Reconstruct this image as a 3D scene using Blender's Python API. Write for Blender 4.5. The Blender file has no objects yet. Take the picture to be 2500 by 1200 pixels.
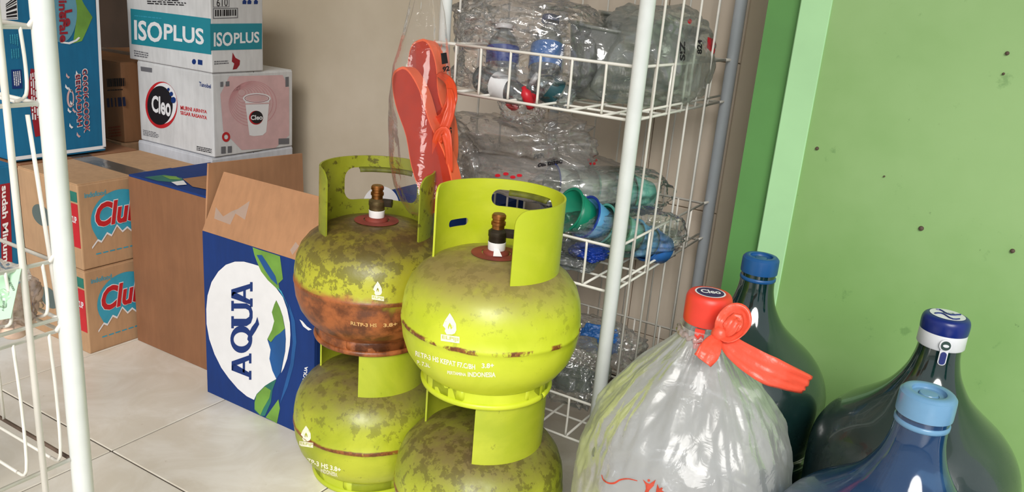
import bpy, bmesh, math, random
from mathutils import Vector, Matrix, noise
from mathutils.bvhtree import BVHTree
PI = math.pi
R = math.radians
random.seed(7); noise.seed_set(7)
C = bpy.context.scene.collection
SC = bpy.context.scene

# ------------------------------------------------------------------ camera
H = 0.83
FPX = 2005.05
yaw, pit, rol = R(30.189), R(17.197), R(4.796)
FW = Vector((-math.sin(yaw)*math.cos(pit), math.cos(yaw)*math.cos(pit), -math.sin(pit)))
_rt = Vector((math.cos(yaw), math.sin(yaw), 0)); _up = _rt.cross(FW)
RT = math.cos(rol)*_rt + math.sin(rol)*_up
UP = -math.sin(rol)*_rt + math.cos(rol)*_up
EYE = Vector((0, 0, H))
cd = bpy.data.cameras.new('camera'); cam = bpy.data.objects.new('camera', cd); C.objects.link(cam)
cd.sensor_width = 36; cd.lens = 36*FPX/2500; cd.clip_start = .02; cd.clip_end = 100
M = Matrix((RT, UP, -FW)).transposed().to_4x4(); M.translation = EYE
cam.matrix_world = M
SC.camera = cam

# ------------------------------------------------------------------ light
W = bpy.data.worlds.new('world'); SC.world = W; W.use_nodes = True
bg = W.node_tree.nodes['Background']
bg.inputs[0].default_value = (.93, .97, 1.0, 1); bg.inputs[1].default_value = 0.70
sl = bpy.data.lights.new('sun', 'SUN'); so = bpy.data.objects.new('sun', sl); C.objects.link(so)
sl.energy = 3.5; sl.angle = R(32); sl.color = (1, .97, .92)
so.rotation_euler = Vector((-.42, .74, -.57)).to_track_quat('-Z', 'Y').to_euler()
vs = SC.view_settings; vs.view_transform = 'Standard'; vs.look = 'None'; vs.exposure = 0.0; vs.gamma = 1
vs.use_curve_mapping = False
try:
    SC.cycles.transparent_max_bounces = 24
except Exception:
    pass

# ------------------------------------------------------------------ pixel -> place
def ray(x, y): return (x-1250)/FPX*RT - (y-600)/FPX*UP + FW
def onx(x, y, X): d = ray(x, y); return EYE + d*(X/d.x)
def ony(x, y, Y): d = ray(x, y); return EYE + d*(Y/d.y)
def onz(x, y, Z): d = ray(x, y); return EYE + d*((Z-H)/d.z)
def dep(x, y, d): return EYE + ray(x, y)*d

# ------------------------------------------------------------------ node helper
class G:
    def __init__(s, name):
        s.m = bpy.data.materials.new(name); s.m.use_nodes = True
        s.t = s.m.node_tree; s.n = s.t.nodes; s.b = s.n['Principled BSDF']; s.out = s.n['Material Output']
        s._co = None
    def co(s):
        if s._co is None: s._co = s.n.new('ShaderNodeTexCoord').outputs['Object']
        return s._co
    def put(s, sock, v):
        if hasattr(v, 'is_linked') or hasattr(v, 'links'): s.t.links.new(v, sock)
        elif isinstance(v, (tuple, list)) and len(v) == 3 and sock.type == 'RGBA': sock.default_value = (*v, 1)
        else: sock.default_value = v
    def math(s, op, a, b=0.0, clamp=False):
        n = s.n.new('ShaderNodeMath'); n.operation = op; n.use_clamp = clamp
        s.put(n.inputs[0], a); s.put(n.inputs[1], b); return n.outputs[0]
    def noise(s, scale, detail=4, rough=.55, vec=None, off=0, dist=0):
        n = s.n.new('ShaderNodeTexNoise'); n.inputs['Scale'].default_value = scale
        n.inputs['Detail'].default_value = detail; n.inputs['Roughness'].default_value = rough
        n.inputs['Distortion'].default_value = dist
        v = vec or s.co()
        if off:
            a = s.n.new('ShaderNodeVectorMath'); a.operation = 'ADD'
            s.put(a.inputs[0], v); a.inputs[1].default_value = (off, off*1.7, off*.6); v = a.outputs[0]
        s.put(n.inputs['Vector'], v); return n.outputs['Fac']
    def stretch(s, sx, sy, sz):
        a = s.n.new('ShaderNodeVectorMath'); a.operation = 'MULTIPLY'
        s.put(a.inputs[0], s.co()); a.inputs[1].default_value = (sx, sy, sz); return a.outputs[0]
    def ramp(s, f, lo, hi, a=0.0, b=1.0):
        n = s.n.new('ShaderNodeMapRange'); s.put(n.inputs[0], f)
        n.interpolation_type = 'SMOOTHSTEP'
        for i, v in enumerate((lo, hi, a, b)): n.inputs[i+1].default_value = v
        return n.outputs[0]
    def mix(s, f, a, b):
        n = s.n.new('ShaderNodeMix'); n.data_type = 'RGBA'
        s.put(n.inputs[0], f); s.put(n.inputs[6], a); s.put(n.inputs[7], b); return n.outputs[2]
    def xyz(s):
        n = s.n.new('ShaderNodeSeparateXYZ'); s.put(n.inputs[0], s.co()); return n.outputs
    def bump(s, h, strength=.3, dist=.001):
        n = s.n.new('ShaderNodeBump'); n.inputs['Strength'].default_value = strength
        n.inputs['Distance'].default_value = dist; s.put(n.inputs['Height'], h)
        s.t.links.new(n.outputs[0], s.b.inputs['Normal']); return n.outputs[0]
    def set(s, col=None, rough=None, metal=None, **k):
        if col is not None: s.put(s.b.inputs['Base Color'], col)
        if rough is not None: s.put(s.b.inputs['Roughness'], rough)
        if metal is not None: s.b.inputs['Metallic'].default_value = metal
        for a, v in k.items(): s.put(s.b.inputs[a.replace('_', ' ')], v)
        return s.m

def srgb(r, g, b):
    f = lambda c: ((c/255+.055)/1.055)**2.4 if c > 10 else c/255/12.92
    return (f(r), f(g), f(b))

MATS = {}
def plain(name, rgb, rough=.5, metal=0, var=.06, scale=30, bump=0):
    if name in MATS: return MATS[name]
    g = G(name); c = srgb(*rgb)
    f = g.noise(scale, 5)
    m = g.set(g.mix(g.ramp(f, .3, .7), tuple(x*(1-var) for x in c), tuple(min(1, x*(1+var)) for x in c)), rough, metal)
    if bump: g.bump(g.noise(scale*4, 3), bump, .001)
    MATS[name] = m; return m

def film(name, tint, white=.08, gloss=.12, base=.10, fres=1.35, edge=.85, bumpy=.35):
    """thin clear plastic: mostly see-through, glossy at grazing angles, a little milky"""
    if name in MATS: return MATS[name]
    g = G(name); n, t = g.n, g.t
    tr = n.new('ShaderNodeBsdfTransparent'); tr.inputs[0].default_value = (*tint, 1)
    gl = n.new('ShaderNodeBsdfGlossy'); gl.inputs[0].default_value = (1, 1, 1, 1); gl.inputs['Roughness'].default_value = gloss
    df = n.new('ShaderNodeBsdfDiffuse'); df.inputs[0].default_value = (.9, .9, .9, 1)
    tl = n.new('ShaderNodeBsdfTranslucent'); tl.inputs[0].default_value = (.9, .9, .9, 1)
    ad = n.new('ShaderNodeMixShader'); ad.inputs[0].default_value = .45
    t.links.new(df.outputs[0], ad.inputs[1]); t.links.new(tl.outputs[0], ad.inputs[2])
    m1 = n.new('ShaderNodeMixShader'); m1.inputs[0].default_value = white
    t.links.new(tr.outputs[0], m1.inputs[1]); t.links.new(ad.outputs[0], m1.inputs[2])
    fr = n.new('ShaderNodeFresnel'); fr.inputs[0].default_value = fres
    f = g.math('ADD', g.math('MULTIPLY', fr.outputs[0], edge), base, True)
    bn = n.new('ShaderNodeBump'); bn.inputs['Strength'].default_value = bumpy; bn.inputs['Distance'].default_value = .004
    t.links.new(g.noise(38, 3, .55, dist=1.0), bn.inputs['Height'])
    for s in (gl, fr): t.links.new(bn.outputs[0], s.inputs['Normal'])
    m2 = n.new('ShaderNodeMixShader'); t.links.new(f, m2.inputs[0])
    t.links.new(m1.outputs[0], m2.inputs[1]); t.links.new(gl.outputs[0], m2.inputs[2])
    t.links.new(m2.outputs[0], g.out.inputs[0]); n.remove(g.b)
    MATS[name] = g.m; return g.m

# ------------------------------------------------------------------ object helpers
O = {}
def org(o): return O.get(o.name, Vector((0, 0, 0)))
def thing(name, label, cat, loc, group=None):
    o = bpy.data.objects.new(name, None); C.objects.link(o); o.location = loc; o.empty_display_size = .05
    O[o.name] = Vector(loc); o['label'] = label; o['category'] = cat
    if group: o['group'] = group
    return o
def mk(name, vf, mat, parent=None, smooth=False, origin=None, label=None, cat=None, group=None, kind=None):
    """vf = (verts, faces) in world space, or a bmesh in world space"""
    me = bpy.data.meshes.new(name)
    o = bpy.data.objects.new(name, me); C.objects.link(o)
    og = org(parent) if parent else Vector(origin or (0, 0, 0))
    if isinstance(vf, tuple):
        me.from_pydata([Vector(v)-og for v in vf[0]], [], vf[1]); me.update()
        bm = bmesh.new(); bm.from_mesh(me)
        bmesh.ops.recalc_face_normals(bm, faces=bm.faces[:]); bm.to_mesh(me); bm.free()
    else:
        bmesh.ops.translate(vf, verts=vf.verts[:], vec=-og); vf.to_mesh(me); vf.free()
    if smooth:
        for p in me.polygons: p.use_smooth = True
    if mat: me.materials.append(mat)
    if parent: o.parent = parent
    else: o.location = og
    O[o.name] = og
    if label: o['label'] = label
    if cat: o['category'] = cat
    if group: o['group'] = group
    if kind: o['kind'] = kind
    return o
def edge_split(o, deg=35):
    m = o.modifiers.new('split', 'EDGE_SPLIT'); m.split_angle = R(deg)
def bxm(x0, x1, y0, y1, z0, z1, bev=0, seg=2):
    bm = bmesh.new(); bmesh.ops.create_cube(bm, size=1)
    for v in bm.verts:
        v.co = Vector((x0+(v.co.x+.5)*(x1-x0), y0+(v.co.y+.5)*(y1-y0), z0+(v.co.z+.5)*(z1-z0)))
    if bev: bmesh.ops.bevel(bm, geom=bm.edges[:], offset=bev, segments=seg, affect='EDGES', profile=.5)
    return bm
def lathe(prof, c, n=48, a0=0, closed=True):
    """prof = [(r,z)] about the vertical line through c"""
    V = []; F = []
    for r, z in prof:
        for i in range(n):
            a = a0 + 2*PI*i/n; V.append((c[0]+r*math.cos(a), c[1]+r*math.sin(a), c[2]+z))
    for j in range(len(prof)-1):
        for i in range(n):
            k = (i+1) % n; F.append((j*n+i, j*n+k, (j+1)*n+k, (j+1)*n+i))
    if closed:
        F.append(tuple(range(n))[::-1]); F.append(tuple((len(prof)-1)*n+i for i in range(n)))
    return V, F
def tube(pts, r, n=8, cap=True):
    pts = [Vector(p) for p in pts]; V = []; F = []
    up = None
    for i, p in enumerate(pts):
        d = ((pts[min(i+1, len(pts)-1)]-pts[max(i-1, 0)])).normalized()
        if up is None:
            up = d.orthogonal().normalized()
        up = (up - d*up.dot(d)); up = up.normalized() if up.length > 1e-6 else d.orthogonal().normalized()
        s = d.cross(up)
        rr = r[i] if isinstance(r, (list, tuple)) else r
        for k in range(n):
            a = 2*PI*k/n; V.append(p+rr*(math.cos(a)*up+math.sin(a)*s))
    for i in range(len(pts)-1):
        for k in range(n):
            l = (k+1) % n; F.append((i*n+k, i*n+l, (i+1)*n+l, (i+1)*n+k))
    if cap: F.append(tuple(range(n))[::-1]); F.append(tuple((len(pts)-1)*n+k for k in range(n)))
    return V, F
def join(*vfs):
    V = []; F = []
    for v, f in vfs:
        b = len(V); V += list(v); F += [tuple(i+b for i in q) for q in f]
    return V, F
def smoothpath(pts, n=6):
    pts = [Vector(p) for p in pts]; out = []
    P = [pts[0]]+pts+[pts[-1]]
    for i in range(1, len(P)-2):
        for k in range(n):
            t = k/n; a, b, c, d = P[i-1], P[i], P[i+1], P[i+2]
            out.append(.5*((2*b)+(c-a)*t+(2*a-5*b+4*c-d)*t*t+(3*b-a-3*c+d)*t**3))
    out.append(pts[-1]); return out

# ---- flat shapes in 2D, then mapped anywhere
def flat(outer, holes=()):
    bm = bmesh.new()
    for loop in (outer, *holes):
        vs = [bm.verts.new((p[0], p[1], 0)) for p in loop]
        for i in range(len(vs)): bm.edges.new((vs[i], vs[(i+1) % len(vs)]))
    bmesh.ops.triangle_fill(bm, edges=bm.edges[:], use_beauty=True)
    return bm
def rrect(x0, x1, y0, y1, r, n=5, corners=(1, 1, 1, 1)):
    out = []
    for i, (cx, cy, a) in enumerate(((x1-r, y0+r, -90), (x1-r, y1-r, 0), (x0+r, y1-r, 90), (x0+r, y0+r, 180))):
        if corners[i]:
            for k in range(n+1):
                t = R(a+90*k/n); out.append((cx+r*math.cos(t), cy+r*math.sin(t)))
        else: out.append(((x1, x1, x0, x0)[i], (y0, y1, y1, y0)[i]))
    return out
def ell(cx, cy, rx, ry, n=40, a0=0, a1=360):
    m = n if a1-a0 >= 360 else n+1
    return [(cx+rx*math.cos(R(a0+(a1-a0)*i/n)), cy+ry*math.sin(R(a0+(a1-a0)*i/n))) for i in range(m)]
def text2d(s, bold=.0, shear=0, spacing=1.0, res=3):
    cu = bpy.data.curves.new('t', 'FONT'); cu.body = s; cu.size = 1; cu.offset = bold; cu.shear = shear
    cu.space_character = spacing; cu.resolution_u = res; cu.align_x = 'LEFT'
    ob = bpy.data.objects.new('t', cu); C.objects.link(ob)
    dg = bpy.context.evaluated_depsgraph_get(); me = bpy.data.meshes.new_from_object(ob.evaluated_get(dg))
    bm = bmesh.new(); bm.from_mesh(me)
    bpy.data.objects.remove(ob); bpy.data.curves.remove(cu); bpy.data.meshes.remove(me)
    bmesh.ops.remove_doubles(bm, verts=bm.verts[:], dist=1e-5)
    return bm
def unit(bm):
    xs = [v.co.x for v in bm.verts]; ys = [v.co.y for v in bm.verts]
    x0, x1, y0, y1 = min(xs), max(xs), min(ys), max(ys)
    for v in bm.verts: v.co = Vector(((v.co.x-x0)/max(1e-6, x1-x0), (v.co.y-y0)/max(1e-6, y1-y0), 0))
    return bm
def quadmap(q):
    """unit square -> px quad given as bottom-left, bottom-right, top-right, top-left"""
    def f(u, v):
        a = [(1-u)*(1-v), u*(1-v), u*v, (1-u)*v]
        return sum(a[i]*q[i][0] for i in range(4)), sum(a[i]*q[i][1] for i in range(4))
    return f
def on_plane(plane, lift):
    ax, val = plane
    fn = {'x': onx, 'y': ony, 'z': onz}[ax]
    sg = {'x': 1, 'y': -1, 'z': 1}[ax]
    return lambda x, y: fn(x, y, val+sg*lift)
def on_mesh(o, lift):
    bm = bmesh.new(); bm.from_mesh(o.data); bm.transform(Matrix.Translation(org(o) if not o.parent else org(o)))
    tr = BVHTree.FromBMesh(bm); bm.free()
    def f(x, y):
        d = ray(x, y).normalized(); h = tr.ray_cast(EYE, d)
        return (h[0] - d*lift) if h[0] is not None else None
    f.curved = True
    return f
LAY = .0005
def decal(name, parent, place, shape, mat):
    """shape: bmesh or list of px points; place(x,y)-> world"""
    bm = shape if isinstance(shape, bmesh.types.BMesh) else flat(shape)
    if getattr(place, 'curved', False):
        for ax in (0, 1):
            vals = [v.co[ax] for v in bm.verts]; a = math.ceil(min(vals)/5)*5; no = [0, 0, 0]; no[ax] = 1
            while a < max(vals):
                co = [0, 0, 0]; co[ax] = a
                bmesh.ops.bisect_plane(bm, geom=bm.verts[:]+bm.edges[:]+bm.faces[:], plane_co=co, plane_no=no); a += 5
    kill = []
    for v in bm.verts:
        p = place(v.co.x, v.co.y)
        if p is None: kill.append(v)
        else: v.co = p
    if kill: bmesh.ops.delete(bm, geom=kill, context='VERTS')
    bm.faces.ensure_lookup_table()
    for f in bm.faces:
        f.normal_update()
        if f.normal.dot(EYE-f.calc_center_median()) < 0: f.normal_flip()
    return mk(name, bm, mat, parent)
def dtext(parent, place, s, quad, mat, bold=.0, shear=0, spacing=1.0, name='lettering'):
    bm = unit(text2d(s, bold, shear, spacing)); q = quadmap(quad)
    for v in bm.verts:
        x, y = q(v.co.x, v.co.y); v.co = Vector((x, y, 0))
    return decal(name, parent, place, bm, mat)
def bars(parent, place, quad, n, mat, seed=1, gap=.4, name='barcode'):
    """row of printed strokes (barcode / tiny print lines)"""
    rnd = random.Random(seed); q = quadmap(quad); bm = bmesh.new(); x = 0
    while x < 1:
        w = rnd.uniform(.4, 1.4)/n; w = min(w, 1-x)
        vs = [bm.verts.new((*q(a, b), 0)) for a, b in ((x, 0), (x+w, 0), (x+w, 1), (x, 1))]
        bm.faces.new(vs); x += w + gap*rnd.uniform(.5, 1.5)/n
    return decal(name, parent, place, bm, mat)
def lines(parent, place, quad, rows, mat, seed=1, name='small_print'):
    rnd = random.Random(seed); q = quadmap(quad); bm = bmesh.new()
    for r_ in range(rows):
        y1 = 1-r_/rows; y0 = y1-.55/rows; x = 0; end = rnd.uniform(.7, 1)
        while x < end:
            w = min(rnd.uniform(.04, .16), end-x)
            bm.faces.new([bm.verts.new((*q(a, b), 0)) for a, b in ((x, y0), (x+w, y0), (x+w, y1), (x, y1))])
            x += w+.025
    return decal(name, parent, place, bm, mat)

# ------------------------------------------------------------------ materials
m_wire = plain('white_enamel_wire', (232, 228, 220), .35)
m_post = plain('white_enamel_tube', (226, 230, 228), .35, var=.03)
m_gpost = plain('grey_enamel_tube', (186, 192, 200), .4, var=.03)
m_rust = plain('rusty_wire', (92, 74, 62), .7, var=.3)
def card(name, rgb, flute=True):
    if name in MATS: return MATS[name]
    g = G(name); c = srgb(*rgb)
    a = g.noise(9, 5); b = g.noise(90, 3, vec=g.stretch(1, 1, .15))
    f = g.math('ADD', g.math('MULTIPLY', a, .6), g.math('MULTIPLY', b, .4))
    m = g.set(g.mix(g.ramp(f, .3, .7), tuple(x*.86 for x in c), tuple(x*1.1 for x in c)), .8)
    g.bump(b, .15, .0006); MATS[name] = m; return m
m_kraft = card('kraft_cardboard', (163, 116, 80))
m_kraft2 = card('kraft_cardboard_pale', (186, 148, 112))
m_kraft3 = card('kraft_cardboard_brown', (140, 96, 66))
m_flap = card('kraft_flap_inner', (180, 132, 96))
m_wbox = card('white_carton', (214, 214, 216))
m_wbox2 = card('white_carton_cool', (206, 208, 216))
m_blue = card('blue_printed_carton', (0, 48, 118))
m_teal = card('teal_printed_carton', (10, 106, 150))
P_white = plain('print_white', (236, 236, 240), .6, var=.02)
P_navy = plain('print_navy', (0, 46, 116), .6, var=.03)
P_teal = plain('print_teal', (26, 134, 152), .6, var=.03)
P_red = plain('print_red', (196, 32, 40), .6, var=.05)
P_dred = plain('print_dark_red', (150, 22, 38), .6, var=.05)
P_black = plain('print_black', (24, 20, 26), .6, var=.05)
P_grey = plain('print_grey', (110, 110, 116), .6, var=.05)
P_sky = plain('print_sky_blue', (58, 160, 190), .6, var=.08)
P_pink = plain('print_pink', (214, 176, 178), .6, var=.06)
P_green = plain('print_green', (112, 158, 62), .6, var=.2, scale=14)
P_dgreen = plain('print_deep_green', (38, 110, 96), .6, var=.25, scale=14)
P_lblue = plain('print_mid_blue', (20, 84, 150), .6, var=.15, scale=12)
m_tape = film('packing_tape', (.98, .94, .86), .10, .2, .06)
m_film = film('clear_film', (.97, .96, .955), .05, .10, .08, 1.45, .85, .8)
m_film2 = film('clear_film_milky', (.92, .885, .86), .22, .15, .09, 1.45, .8, .8)
m_bagfilm = film('carrier_bag_film', (.97, .97, .98), .46, .26, .04, 1.25, .35)
m_pet = film('clear_bottle_plastic', (.86, .92, .95), .10, .06, .08, 1.5)
m_petg = film('green_tint_plastic', (.80, .86, .80), .26, .15, .07, 1.45, .8, .6)

# ------------------------------------------------------------------ the room
def struct(name, vf, mat, **k):
    return mk(name, vf, mat, kind='structure', **k)
WB = 1.64          # back wall plane
WG = 1.40          # green wall plane
g = G('beige_plaster'); f = g.noise(3, 6); f2 = g.noise(40, 4)
m_beige = g.set(g.mix(g.ramp(f, .3, .7), srgb(196, 182, 160), srgb(212, 199, 179)), .75); g.bump(f2, .15, .001)
g = G('beige_glazed_tile'); f = g.noise(6, 4)
m_wtile = g.set(g.mix(g.ramp(f, .3, .7), srgb(218, 203, 186), srgb(230, 216, 200)), .35)
m_grout = plain('grout', (118, 110, 102), .9)
g = G('green_paint')
fa = g.noise(2.2, 5); fs = g.noise(22, 6, .7); fs2 = g.noise(60, 5, .7, off=3)
base = g.mix(g.ramp(fa, .3, .7), srgb(128, 170, 98), srgb(152, 188, 124))
base = g.mix(g.ramp(fs, .62, .72, 0, .40), base, srgb(80, 122, 66))
base = g.mix(g.ramp(fs2, .66, .74, 0, .55), base, srgb(60, 84, 48))
m_green = g.set(base, .55); g.bump(g.noise(120, 4), .12, .001)
m_shgreen = plain('shaded_green_paint', (92, 146, 78), .6, var=.08, scale=5)  # wall green darkened, shade of the recessed strip put into the colour
m_lgreen = plain('pale_green_paint', (174, 222, 166), .55, var=.05, scale=5)
g = G('floor_tile'); oi = g.n.new('ShaderNodeObjectInfo')
f = g.noise(7, 6, .6, dist=1.2); f2 = g.noise(38, 4)
col = g.mix(g.ramp(f, .35, .7), srgb(222, 214, 200), srgb(238, 233, 224))
col = g.mix(g.ramp(f2, .68, .76, 0, .35), col, srgb(176, 160, 136))
m_ftile = g.set(col, .28)
m_floorgrout = plain('floor_grout', (96, 88, 80), .9)
m_ceil = plain('ceiling_paint', (196, 194, 188), .8)
m_ground = plain('concrete', (150, 148, 142), .9, var=.15, scale=4)

fl = struct('floor', bxm(-2.6, 1.2, -2.2, WB, -.06, -.002), m_floorgrout)
TS = .3705; gx, gy = -1.219, .752
tm = bxm(-TS/2+.0014, TS/2-.0014, -TS/2+.0014, TS/2-.0014, -.008, 0, .0012, 1)
tme = bpy.data.meshes.new('tile'); tm.to_mesh(tme); tm.free(); tme.materials.append(m_ftile)
for i in range(-4, 7):
    for j in range(-6, 3):
        cx, cy = gx+(i+.5)*TS, gy+(j+.5)*TS
        if cx > 1.1 or cx < -2.5 or cy+TS/2 > WB+.2: continue
        t = bpy.data.objects.new('tile', tme); C.objects.link(t); t.parent = fl; t.location = (cx, cy, 0)
        if cy+TS/2 > WB: t.scale.y = (WB-(cy-TS/2))/TS; t.location.y = (cy-TS/2+WB)/2
struct('ground', bxm(-14, 14, -14, -2.2, -.12, -.03), m_ground)
wb = struct('wall_back', bxm(-2.6, -.30, WB, WB+.12, -.06, 2.7), m_beige)
tw, th = .2525, .3045
wtm = {}
for i, x in enumerate((-1.138, -.8855, -.633)):
    for j in range(-1, 7):
        z0 = max(0, .1205+(j)*th); z1 = .1205+(j+1)*th; x1 = min(x+tw, -.470)
        t = mk('tile', bxm(x+.001, x1-.001, WB-.006, WB+.002, z0+.001, z1-.001, .0012, 1), m_wtile, wb)
struct('wall_left', bxm(-2.72, -2.6, -.9, WB+.12, -.06, 2.7), m_beige)
wg = struct('wall_right', bxm(-.318, 1.3, WG, WG+.14, -.06, 2.7), m_green)
mk('pilaster', bxm(-.470, -.36, WB-.012, WB+.02, -.06, 2.7, .003, 1), m_beige, wb)
mk('shaded_return', bxm(-.377, -.318, WG+.012, WG+.14, -.06, 2.7), m_shgreen, wg)
mk('painted_stripe', bxm(-.3225, -.2745, WG-.003, WG+.01, -.06, 2.7, .0015, 1), m_lgreen, wg)
struct('wall_end', bxm(-.377, -.30, WG+.13, WB+.12, -.06, 2.7), m_beige)
struct('ceiling', bxm(-2.72, 1.3, -.9, WB+.12, 2.48, 2.58), m_ceil)
# nail holes and plugs in the green wall
for k, (px, py, r) in enumerate(((2249, 557, .004), (2472, 612, .0035), (1995, 362, .003), (2459, 130, .003), (2159, 430, .0015), (2450, 180, .002))):
    p = ony(px, py, WG)
    mk('wall_plug', lathe([(r, 0), (r*.8, .003), (r*.3, .004)], (0, 0, 0), 10), m_rust, wg)
    o = C.objects[-1]; o.rotation_euler.x = R(90); o.location = p
# dark panel and strip added to fill the shadowed far left corner behind cartons
m_dfill = plain('dark_fill_brown', (58, 44, 36), .6, var=.2, scale=8)
dr = struct('dark_fill_1', bxm(-2.57, -1.93, WB-.04, WB, 0, 2.1, .004, 1), m_dfill)
mk('dark_fill_strip', bxm(-1.985, -1.92, WB-.055, WB-.02, 0, 2.12, .003, 1), plain('dark_fill_black', (30, 22, 20), .6), dr)

# ------------------------------------------------------------------ cartons
def carton(name, label, x0, x1, y0, y1, z0, z1, mat, group=None, tape=True, cat='box', seam=True):
    t = thing(name, label, cat, ((x0+x1)/2, (y0+y1)/2, z0), group)
    mk('body', bxm(x0, x1, y0, y1, z0, z1, .0025, 2), mat, t)
    if seam:
        ym = (y0+y1)/2
        mk('top_flap', bxm(x0+.002, x1-.002, y0+.001, ym-.0012, z1-.001, z1+.0025, .0008, 1), mat, t)
        mk('top_flap', bxm(x0+.002, x1-.002, ym+.0012, y1-.001, z1-.001, z1+.0025, .0008, 1), mat, t)
    if tape:
        ym = (y0+y1)/2
        mk('tape', bxm(x0+.001, x1-.001, ym-.024, ym+.024, z1+.0027, z1+.0033), m_tape, t)
    return t
ZT = .381
XC = -1.594
# --- two kraft water cartons in front of the aqua cartons
def club(z0, z1, label):
    t = carton('water_carton', label, -1.815, XC, .951, 1.25, z0, z1, m_kraft2)
    # face coordinates: y along the wall, z up
    F = lambda l: (lambda a, b: Vector((XC+l*LAY, .951+a, z0+b)))
    h = z1-z0
    def face_decal(nm, pts, l, m): return decal(nm, t, F(l), pts, m)
    def face_text(s_, a0, a1, b0, b1, l, m, **k):
        bm = unit(text2d(s_, k.get('bold', 0), k.get('shear', 0), k.get('sp', 1)))
        for v in bm.verts: v.co = Vector((a0+v.co.x*(a1-a0), b0+v.co.y*(b1-b0)+k.get('rise', 0)*v.co.x, 0))
        return decal('lettering', t, F(l), bm, m)
    # blue oval with mountain edge
    mtn = [(.022, h*.36), (.036, h*.44), (.044, h*.41), (.058, h*.50), (.068, h*.46), (.082, h*.57), (.094, h*.48), (.106, h*.52), (.124, h*.42), (.142, h*.47), (.156, h*.42)]
    face_decal('logo_oval', ell(.092, h*.55, .068, h*.33, 36, -8, 200)+[(p[0], p[1]-h*.10) for p in mtn[1:-1]], 1, P_sky)
    face_decal('logo_mountain', [(p[0], p[1]-h*.10) for p in mtn]+[(p[0], p[1]-h*.125) for p in mtn[::-1]], 2, P_white)
    face_text('Club', .0325, .1385, h*.465, h*.775, 2, P_white, bold=.055, shear=.25)
    face_text('Club', .034, .137, h*.475, h*.765, 3, P_red, bold=.035, shear=.25)
    face_text('indofood', .014, .062, h*.845, h*.905, 1, P_sky, bold=.02)
    for k in range(7):
        face_decal('small_print', [(.03+k*.016, h*.155), (.042+k*.016, h*.155), (.042+k*.016, h*.17), (.03+k*.016, h*.17)], 1, P_sky)
    # red panel on the end, at the corner, and a faint logo on the end face
    E = lambda l: (lambda a, b: Vector((a, .951-l*LAY, z0+b)))
    decal('red_panel', t, E(1), [(-1.632, h*.26), (-1.597, h*.26), (-1.597, h*.78), (-1.632, h*.78)], P_red)
    decal('teal_panel', t, E(1), [(-1.632, h*.80), (-1.597, h*.80), (-1.597, h*.92), (-1.632, h*.92)], P_dgreen)
    bm = unit(text2d('CUP', .02))
    for v in bm.verts: v.co = Vector((-1.625+v.co.x*.022, h*(.55+.08*v.co.y), 0))
    decal('lettering', t, E(2), bm, P_white)
    decal('faint_logo', t, E(1), ell(-1.735, h*.5, .035, h*.13), plain('print_faded_teal', (92, 104, 100), .7))
    return t
club(0, .1895, 'lower kraft water carton with red and blue logo standing on the floor')
club(.1935, ZT-.003, 'upper kraft water carton with red and blue logo, taped lid showing')
# cartons behind and beside, carrying the white ones
t = carton('water_carton', 'kraft carton holding up the upright turquoise carton, beside the kraft cartons with red logos', -2.06, -1.822, .962, 1.25, 0, ZT-.003, m_kraft3)
t = carton('water_carton', 'kraft carton on the floor hidden behind the red logo cartons under white cartons', -1.90, XC, 1.262, 1.55, 0, .198, m_kraft3)
t = carton('water_carton', 'plain white carton directly below the white carton with the printed cup', -1.875, XC-.001, 1.288, 1.548, .202, .3895, m_wbox2)
t = carton('water_carton', 'tall kraft carton on the floor below the brown carton with blue stamps', -2.26, -1.905, 1.262, 1.59, 0, ZT-.003, m_kraft2)
t = carton('water_carton', 'brown carton with dark blue stamps wedged between turquoise and white cartons', -2.24, -1.905, 1.272, 1.56, ZT, .580, m_kraft)
P = on_plane(('y', 1.272), LAY)
bars(t, P, [(262, 212), (306, 210), (305, 190), (260, 192)], 12, P_black, 3, .25, 'stamp')
lines(t, P, [(262, 224), (300, 222), (300, 217), (262, 219)], 1, P_black, 2)
bars(t, P, [(262, 262), (312, 258), (310, 236), (260, 240)], 7, plain('print_ink_blue', (40, 52, 92), .7), 9, .6, 'stamp')
lines(t, P, [(266, 338), (300, 334), (298, 306), (264, 310)], 4, plain('print_orange_brown', (160, 74, 40), .7), 5)
# white carton with the cup
t = carton('water_carton', 'white carton with round black and red logo and printed plastic cup', -1.872, XC, 1.295, 1.546, .3935, .589, m_wbox)
A = lambda l: on_plane(('y', 1.295), l*LAY)
B = lambda l: on_plane(('x', XC), l*LAY)
decal('logo_ring', t, A(1), ell(394, 256, 39, 57, 44), P_red)
decal('logo_white', t, A(2), ell(398, 252, 33.5, 50, 40), P_white)
decal('logo_disc', t, A(3), ell(390.5, 257, 31, 47.5, 40), P_black)
for (x, y, r) in ((411, 218, 3), (418, 229, 4.2), (423, 244, 6)): decal('logo_dot', t, A(4), ell(x, y, r, r*1.3, 12), P_navy)
dtext(t, A(4), 'Cleo', [(370, 272), (417, 286), (417, 238), (370, 232)], P_white, .03)
dtext(t, A(1), 'MURNI AIRNYA', [(441, 268), (505, 277), (505, 269), (440, 257)], P_red, .03)
dtext(t, A(1), 'SEGAR RASANYA', [(441, 279), (505, 292), (505, 283), (440, 270)], P_red, .03)
dtext(t, A(1), 'Tanobel', [(486, 210), (515, 216), (515, 206), (486, 199)], P_navy, .02)
decal('stamp', t, A(1), [(344, 173), (371, 177), (371, 166), (343, 162)], P_grey)
lines(t, A(1), [(350, 331), (390, 339), (390, 325), (349, 316)], 4, P_grey, 4)
lines(t, A(1), [(480, 368), (519, 376), (519, 364), (480, 356)], 3, P_black, 6)
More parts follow.
